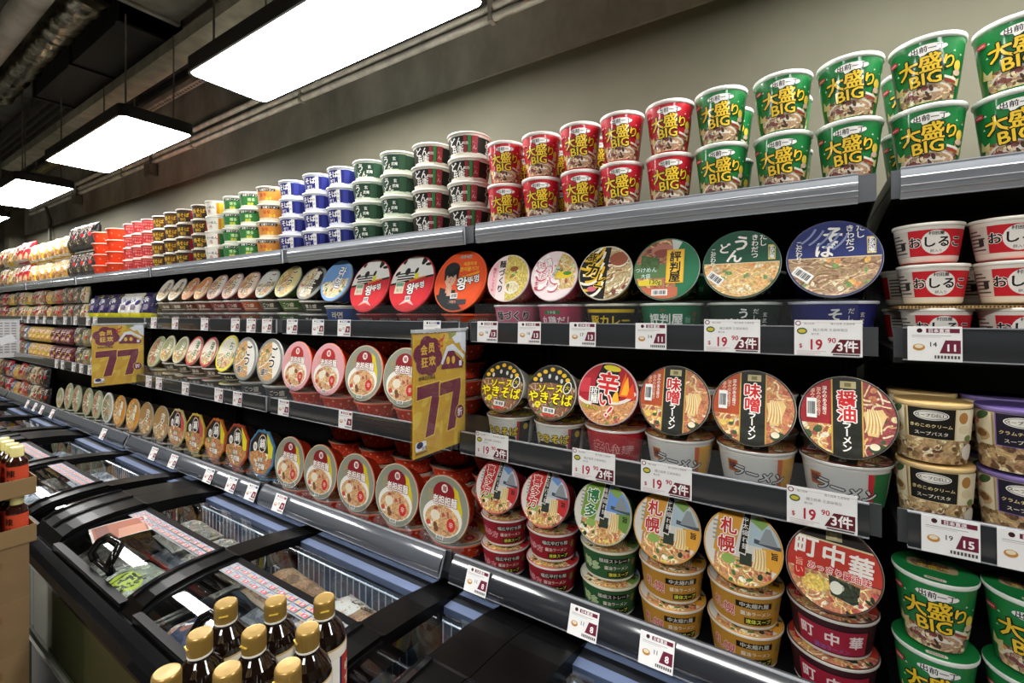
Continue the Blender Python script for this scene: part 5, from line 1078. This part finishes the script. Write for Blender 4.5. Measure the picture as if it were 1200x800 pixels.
# ------------------------------------------------------------------ frozen packs, lid papers
FZ = {}
def fz(nm, w, h, base, art, t=.05): FZ[nm] = bag_mesh(w, h, t, base, art, len(nm), name='frozen_pack')
def pk(w, h, food, cols, blobs, title=None, tc='#eee', panel=None, n=10, nb=40, bs=.016):
    a = Art(rect(-w / 2 * .96, -h / 2 * .92, w / 2 * .96, h / 2 * .92)); a.food(rect(-w, -h, w, h), food, cols, blobs, n, nb, nb, .06, .004, None, bs)
    if panel: a.poly(panel[1], panel[0])
    if title: a.text(title, 0, h * .12 if panel is None else panel[2], w * .7 / max(2, len(title)), tc, bold=.04, rot=6)
    return a
BR = ['#7a5a3c', '#8f6a44', '#654a34', '#9a7650']
fz('nugget_pack', .21, .15, '#8a7a66', pk(.21, .15, '#6d5136', BR, BR + ['#a88458'], None, nb=70, bs=.024))
fz('sausage_pack', .22, .16, '#8f8d86', pk(.22, .16, '#7d5c42', BR, ['#a07852', '#8c6646', '#b08a62'], 'LABEL', '#222', ('#b4b2aa', rect(-.1, .0, .0, .08), .05), nb=30, bs=.03))
fz('navy_pack', .19, .14, '#1b2138', pk(.19, .14, '#1b2138', ['#2a3350', '#141a2c'], ['#232c48'], '水餃', '#dfe2e6', None, nb=10))
fz('grey_pack', .20, .15, '#8d8a80', pk(.20, .15, '#7a776c', ['#a09c90', '#5f5c52', '#b8b4a8'], ['#8a867a', '#6a665c', '#a8a498'], None, n=30, nb=40))
fz('herb_pack', .20, .15, '#6f7a62', pk(.20, .15, '#7c8270', ['#9aa08c', '#5a644c'], ['#8c9478', '#a8ac98'], '山葵', '#1d2412', ('#9fb02c', ell(.02, -.03, .06, .036), -.03), n=20, nb=26))
fz('prawn_pack', .20, .15, '#3b4258', pk(.20, .15, '#3a4054', ['#586078', '#2c3244'], ['#a07a68', '#8a5a4c', '#c8c2b4'], '海老', '#d8d8d4', None, n=14, nb=18, bs=.02))
fz('red_pack', .19, .14, '#7a2432', pk(.19, .14, '#6a2230', ['#8a3444', '#4a1a24'], ['#5a1c28', '#b8887c'], '牛肉', '#e2ccc4', None, nb=12))
fz('white_pack', .20, .15, '#b4b8bc', pk(.20, .15, '#9aa0a8', ['#c4c8cc', '#7c828c'], ['#d0d2d4', '#6a7482'], '冷凍', '#3a4660', None, n=14, nb=18))
DS = {'nugget_pack': 'brown nugget pack', 'sausage_pack': 'grey sausage pack', 'navy_pack': 'navy dumpling pack', 'grey_pack': 'grey shredded food pack', 'herb_pack': 'grey-green pack with lime label', 'prawn_pack': 'dark blue prawn pack', 'red_pack': 'dark red meat pack', 'white_pack': 'frosty white pack'}
def frozen(x, y, nm, rz, z, where, tilt=0):
    o = link(FZ[nm], 'frozen_pack'); o.location = (x, y, z); o.rotation_euler = (R(-90 + tilt), 0, rz)
    tag(o, f"{DS[nm]} {where}", 'frozen food', 'frozen packs inside the chest freezers')
    return o
FR = {-2.08: ([('grey_pack', .22), ('herb_pack', .445), ('prawn_pack', .86), ('nugget_pack', 1.08)], [('grey_pack', .25), ('grey_pack', .50), ('nugget_pack', .84), ('sausage_pack', 1.10)], 'carton stack'),
      -3.635: ([('white_pack', .26), ('grey_pack', .50), ('white_pack', .86), ('prawn_pack', 1.10)], [('white_pack', .26), ('navy_pack', .50), ('white_pack', .87), ('grey_pack', 1.10)], 'far'),
      -5.19: ([('grey_pack', .26), ('white_pack', .50), ('nugget_pack', .86), ('grey_pack', 1.10)], [('white_pack', .26), ('grey_pack', .50), ('red_pack', .87), ('white_pack', 1.10)], 'third'),
      -.525: ([('red_pack', .26), ('navy_pack', .50), ('prawn_pack', .86), ('navy_pack', 1.10)], [('navy_pack', .26), ('prawn_pack', .50), ('navy_pack', .87), ('red_pack', 1.10)], 'near')}
FN = {-2.08: 'freezer behind the bottles', -3.635: 'freezer beyond the cartons', -5.19: 'third freezer', -.525: 'freezer under the near bay'}
for x0, (fr_, re_, nm_) in FR.items():
    for nmr, seq, y in (('front row', fr_, .445), ('back row', re_, .655)):
        for i, (kd, dx) in enumerate(seq):
            # the pack's base lies toward the front, its print faces up
            frozen(x0 + dx, y + .01, kd, jit(.14), .79 + .03 + jit(.004), f"in the {nmr}, {ORD[i]} in the {FN[x0]}")
for x0, kd in ((-2.08, 'red_pack'), (-3.635, 'white_pack')):
    o = frozen(x0 + 1.39, .62, kd, .1, .80, f"under the narrow glass of the {FN[x0]}"); o.scale.x = .55
for x0, s in FN.items():       # filled layer below the visible packs
    for nmr, y in (('front', .445), ('back', .655)):
        for i, dx in enumerate((.26, .50, .86, 1.09)):
            frozen(x0 + dx, y + .01, ('white_pack', 'grey_pack')[i % 2], jit(.05), .755, f"underneath, {nmr} row, {ORD[i]} in the {s}").scale = (1.05, 1, 1.05)
def on_lid(u, v, X0, n0, d):       # u along the lid, v along the arc of the glass from the front edge
    P = PROF; acc = 0
    for i in range(len(P) - 1):
        L = math.hypot(P[i + 1][0] - P[i][0], P[i + 1][1] - P[i][1])
        if v <= acc + L or i == len(P) - 2:
            t = (v - acc) / L; ty, tz = (P[i + 1][0] - P[i][0]) / L, (P[i + 1][1] - P[i][1]) / L
            return (X0 + u, P[i][0] + ty * L * t - tz * (d + n0), P[i][1] + tz * L * t + ty * (d + n0))
        acc += L
def lid_paper(name, X0, art, n0, label, cat, group=None):
    m = MB(); art.put(m, lambda u, v, d: on_lid(u, v, X0, n0, d), step=(None, .02), m='matte_paper'); o = m.build(name); tag(o, label, cat, group); return o
def strip_art(L):
    a = Art(); a.poly(rect(0, .19, L, .238), '#76787c'); g = random.Random(5)
    for i in range(int(L / .042)):
        for j in range(2):
            x, y = .006 + i * .042, .194 + j * .022; a.poly(rect(x, y, x + .036, y + .018), '#8f9194'); a.poly(rect(x + .002, y + .013, x + .018, y + .016), '#5a6a9a'); a.poly(rect(x + .016, y + .002, x + .034, y + .011), '#b02838'); a.poly(ell(x + .008, y + .006, .004, .004, 10), g.choice(['#b8863c', '#7a5a3c', '#8a8a84'])); a.text(g.choice(['19', '29', '38', '25']), x + .025, y + .0065, .008, '#f2e8e8', bold=.03)
    return a
for x0, s in ((-2.08, 'freezer behind the bottles'), (-3.635, 'freezer beyond the cartons'), (-5.19, 'third freezer')):
    for a_, L, w in ((.137, .505, 'first lid'), (.757, .475, 'second lid')): lid_paper('price_strip', x0 + a_, strip_art(L), .0012, f'white strip of small price labels across the {w} of the {s}', 'price strip', 'price strips across the freezer lids')
a = Art(); Q = lambda pts: [(x + .105, y + .136) for x, y in pts]
a.poly(Q([(-.09, -.05), (.05, -.075), (.1, .055), (-.04, .085)]), '#a8a5a0'); a.poly(Q([(-.083, -.045), (.045, -.068), (.092, .05), (-.036, .077)]), '#85482e'); a.poly(Q([(-.08, -.04), (.04, -.06), (.05, -.03), (-.07, -.01)]), '#6a3a2e'); a.poly(Q([(.0, .0), (.07, -.02), (.09, .045), (.02, .06)]), '#a3725a')
lid_paper('promo_sheet', -1.955, a, .0016, 'orange-brown promotion sheet lying on the first freezer lid by its handle', 'paper')

# ------------------------------------------------------------------ cartons and bottles in front of the freezers
zc = 0
for i in range(7):
    h = .1415; carton(-2.10, -1.745, .03, .335, zc, zc + h, f'brown cardboard carton of the far stack, {ORD[i]} up from the floor', 'brown cartons stacked beside the freezer'); zc += h
for l, z in enumerate((zc + .0015, zc + .128)):
    tray((-1.9225, .1925, z), .18, .156, .045, 0, f"open brown carton tray of orange-labelled bottles, {('lower', 'upper')[l]} tier of the far stack")
    for i in range(4):
        for j in range(4):
            x = -1.772 - i * .052 - .004; y = .318 - j * .056
            if l == 0 and (i > 2): continue
            bottle('orange', 'chili_oil_bottle', (x, y, z + .0032), jit(.4) + .9, f"cream-capped bottle with orange label, {('lower', 'upper')[l]} tray, {ORD[i]} row, {ORD[j]} in row", 'orange-labelled bottles in the carton trays')
A0 = Vector((-.730, .347)); rv = Vector((.0565, .0425)); cv = Vector((.0405, -.0535)); zb_ = 1.17 - .1918
ang = math.atan2(rv.y, rv.x)
ctr = A0 + rv * 1.0 + cv * 1.0
tray((ctr.x, ctr.y, zb_ - .0035), .112, .106, .03, ang, 'brown carton tray under the gold-capped sauce bottles')
zz = 0
for i in range(6):
    h = (zb_ - .004) / 6; carton(ctr.x - .16, ctr.x + .16, .05, .362, zz, zz + h, f'brown carton under the gold-capped bottles, {ORD[i]} up from the floor', 'brown cartons under the sauce bottles'); zz += h
for i in range(3):
    for j in range(3):
        p = A0 + rv * j + cv * i + Vector((jit(.0008), jit(.0008)))
        bottle('dark', 'sauce_bottle', (p.x, p.y, zb_), yaw_to_cam(p.x, p.y, .6) + jit(.9), f"gold-capped dark sauce bottle, {('back', 'middle', 'front')[i]} row, {ORD[j]} counted toward the shelves", 'gold-capped dark sauce bottles')

# ------------------------------------------------------------------ services under the ceiling
def obj_tag(mb, name, label, cat, group=None): return tag(mb.build(name), label, cat, group)
e = empty('rectangular_duct', (-3.65, 1.0, 3.06)); tag(e, 'large black rectangular air duct beside the lights', 'duct')
MB().box(-.75, .77, -.13, .13, 0, .39, '#151413', 'dusty_metal').build('casing', e)
for x in (-.75, 0, .74): MB().box(x, x + .03, -.142, .142, -.012, .39, '#1b1a19', 'dusty_metal').build('flange', e)
e = empty('galvanized_duct', (-2.5, .88, 3.12)); tag(e, 'grey galvanized duct section crossing above the black duct', 'duct')
MB().box(-.3, .32, -.26, .2, 0, .33, '#8a867a', 'dusty_metal').build('casing', e); MB().box(-.3, -.27, -.27, .21, -.012, .33, '#9a968c', 'dusty_metal').build('flange', e); MB().box(.3, .33, -.27, .21, -.012, .33, '#9a968c', 'dusty_metal').build('flange', e)
m = MB(); n = 46; g = random.Random(2)
rings = [(-4.7 + 1.85 * i / n, .085 * (1 + g.uniform(-.1, .1))) for i in range(n + 1)]
v = [(x, .745 + r_ * math.cos(2 * math.pi * j / 18) * g.uniform(.93, 1.05), 3.13 + r_ * math.sin(2 * math.pi * j / 18) * g.uniform(.93, 1.05)) for x, r_ in rings for j in range(18)]
m.add(v, [(i * 18 + j, i * 18 + (j + 1) % 18, (i + 1) * 18 + (j + 1) % 18, (i + 1) * 18 + j) for i in range(n) for j in range(18)], '#8d897e', 'foil', True); m.add(v, [tuple(range(17, -1, -1)), tuple(range(len(v) - 18, len(v)))], '#57544c', 'foil')
obj_tag(m, 'foil_duct', 'crinkled silver foil-wrapped duct beside the black duct', 'duct')
e = empty('round_pipe', (-3.6, .56, 2.98)); tag(e, 'grey galvanized round pipe running along under the ceiling', 'pipe')
m = MB(); m.tube([(-3.4, 0, 0), (3.4, 0, 0)], .052, '#a39f94', 'dusty_metal', 24); m.build('pipe', e)
for x in (-2.2, -.6, 1.0, 2.6):
    m = MB(); m.tube([(x, .053 * math.cos(t * math.pi / 8), .053 * math.sin(t * math.pi / 8)) for t in range(17)], .004, '#3b3935', 'dusty_metal', 6); m.tube([(x, 0, .053), (x, 0, .47)], .004, '#4b4944', 'dusty_metal', 6); m.build('pipe_clamp', e)
m = MB(); P_ = [(0, 0), (.11, 0), (.11, .06), (.104, .06), (.104, .006), (.006, .006), (.006, .06), (0, .06)]
m.sweep([(1.06 + a_, 2.98 + b_) for a_, b_ in P_], -6.5, 2.0, '#a19d8c', 'dusty_metal'); obj_tag(m, 'cable_trunking', 'pale grey cable trunking running behind the ceiling lights', 'cable tray')
m = MB(); m.box(-4.5, -3.2, 1.395, 1.435, 3.1, 3.104, '#d6c6b6', 'dusty_metal')
for i in range(32): m.add([(-4.48 + i * .04 + .011 * math.cos(t * math.pi / 5), 1.415 + .008 * math.sin(t * math.pi / 5), 3.0992) for t in range(10)], [tuple(range(9, -1, -1))], '#131211', 'dark_metal')
for x_ in (-4.4, -3.3): m.box(x_, x_ + .02, 1.41, 1.42, 3.104, 3.275, '#8a7a6c', 'dusty_metal')
m.box(-4.5, -3.2, 1.395, 1.398, 3.104, 3.14, '#d6c6b6', 'dusty_metal').box(-4.5, -3.2, 1.432, 1.435, 3.104, 3.14, '#d6c6b6', 'dusty_metal'); obj_tag(m, 'perforated_channel', 'perforated rusty steel channel under the ribbed ceiling deck', 'bracket')
m = MB(); m.box(-7.2, -5.6, 1.395, 1.435, 3.1, 3.14, '#cfc48c', 'dusty_metal')
for x_ in (-7.1, -5.7): m.box(x_, x_ + .02, 1.41, 1.42, 3.13, 3.275, '#8a7a6c', 'dusty_metal')
for i in range(20): m.box(-7.1 + i * .07, -7.07 + i * .07, 1.4, 1.43, 3.0985, 3.1, '#131211', 'dark_metal')
obj_tag(m, 'perforated_channel', 'perforated pale steel channel toward the far end of the ceiling', 'bracket')
for z, y, lab in ((2.752, 1.47, 'lower grey conduit along the concrete beam'), (2.795, 1.47, 'middle grey conduit along the concrete beam'), (2.85, 1.465, 'upper grey conduit along the concrete beam')):
    e = empty('wall_conduit', (-3, y, z)); tag(e, lab, 'pipe', 'grey conduits along the wall')
    MB().tube([(-4.6, 0, 0), (5.2, 0, 0)], .016, '#efebdf', 'dusty_metal', 12).build('tube', e)
    for i in range(8): MB().box(-4.3 + i * 1.25, -4.28 + i * 1.25, -.018, .016, -.02, .02, '#c4bfb2', 'dusty_metal').build('saddle', e)
for x, z, lab in ((-4.2, 2.70, 'grey junction box on the concrete beam near the lights'), (-5.9, 2.70, 'smaller grey junction box farther along the beam')):
    e = empty('wall_mounted_junction_box', (x, 1.455, z)); tag(e, lab, 'electrical box')
    MB().bev_box(-.05, .05, -.03, .03, -.06, .03, .01, '#77746a', 'dusty_metal').build('casing', e); MB().tube([(0, 0, .03), (0, 0, .12)], .01, '#77746a', 'dusty_metal').build('pipe_stub', e)
m = MB(); m.tube([(-6.85, 1.44, 2.74), (-6.85, 1.47, 2.6), (-6.85, 1.475, 1.9)], .014, '#6f6c62', 'dusty_metal', 10); obj_tag(m, 'wall_mounted_conduit', 'grey conduit dropping down the wall at the far end', 'pipe')
e = empty('air_handler', (-5.7, .25, 3.0)); tag(e, 'black ceiling unit with silver wrap at the far end', 'duct'); [MB().tube([(x_, y_, .29), (x_, y_, .46)], .006, '#6d6a62', 'dusty_metal', 8).build('hanging_rod', e) for x_ in (-.4, .4) for y_ in (-.2, .15)]
MB().bev_box(-.5, .5, -.3, .22, 0, .3, .03, '#191918', 'dusty_metal').build('casing', e); MB().tube([(.52, -.1, .1), (.75, -.15, .08), (.9, -.3, .12)], .05, '#8d897e', 'foil', 12).build('wrapped_hose', e); MB().tube([(-.2, -.33, .06), (.55, -.33, .05)], .03, '#0f0f0f', 'dark_metal', 12).build('drain_pipe', e)
m = MB(); m.add([(x_, y_, z_) for z_ in (0, .012) for x_, y_ in ((0, 0), (.3, 0), (.36, .2), (-.05, .2))], [(3, 2, 1, 0), (4, 5, 6, 7), (0, 1, 5, 4), (1, 2, 6, 5), (2, 3, 7, 6), (3, 0, 4, 7)], '#8f8c80', 'dusty_metal')
o = obj_tag(m, 'cover_plate', 'pale steel cover plate high on the concrete beam', 'plate'); o.location = (-.62, 1.484, 2.80); o.rotation_euler = (R(90), 0, 0)

# ------------------------------------------------------------------ camera, world, view
cam = bpy.data.cameras.new('camera'); co = bpy.data.objects.new('camera', cam); COL.objects.link(co)
cam.sensor_width = 36; cam.lens = F / 1200 * 36; cam.shift_y = -(400 - HOR) / 1200; cam.clip_start = .02
co.location = (0, 0, CH); co.rotation_euler = (R(90), 0, YAW)
SC.camera = co
w = bpy.data.worlds.new('World'); SC.world = w; w.use_nodes = True
w.node_tree.nodes['Background'].inputs[0].default_value = (.6, .65, .7, 1); w.node_tree.nodes['Background'].inputs[1].default_value = .05
SC.view_settings.view_transform = 'Standard'; SC.view_settings.look = 'None'; SC.view_settings.exposure = 0.85; SC.view_settings.gamma = 1.0
SC.view_settings.use_curve_mapping = False
SC.cycles.max_bounces = 8; SC.cycles.transparent_max_bounces = 12; SC.cycles.use_denoising = True; SC.cycles.caustics_reflective = False; SC.cycles.caustics_refractive = False
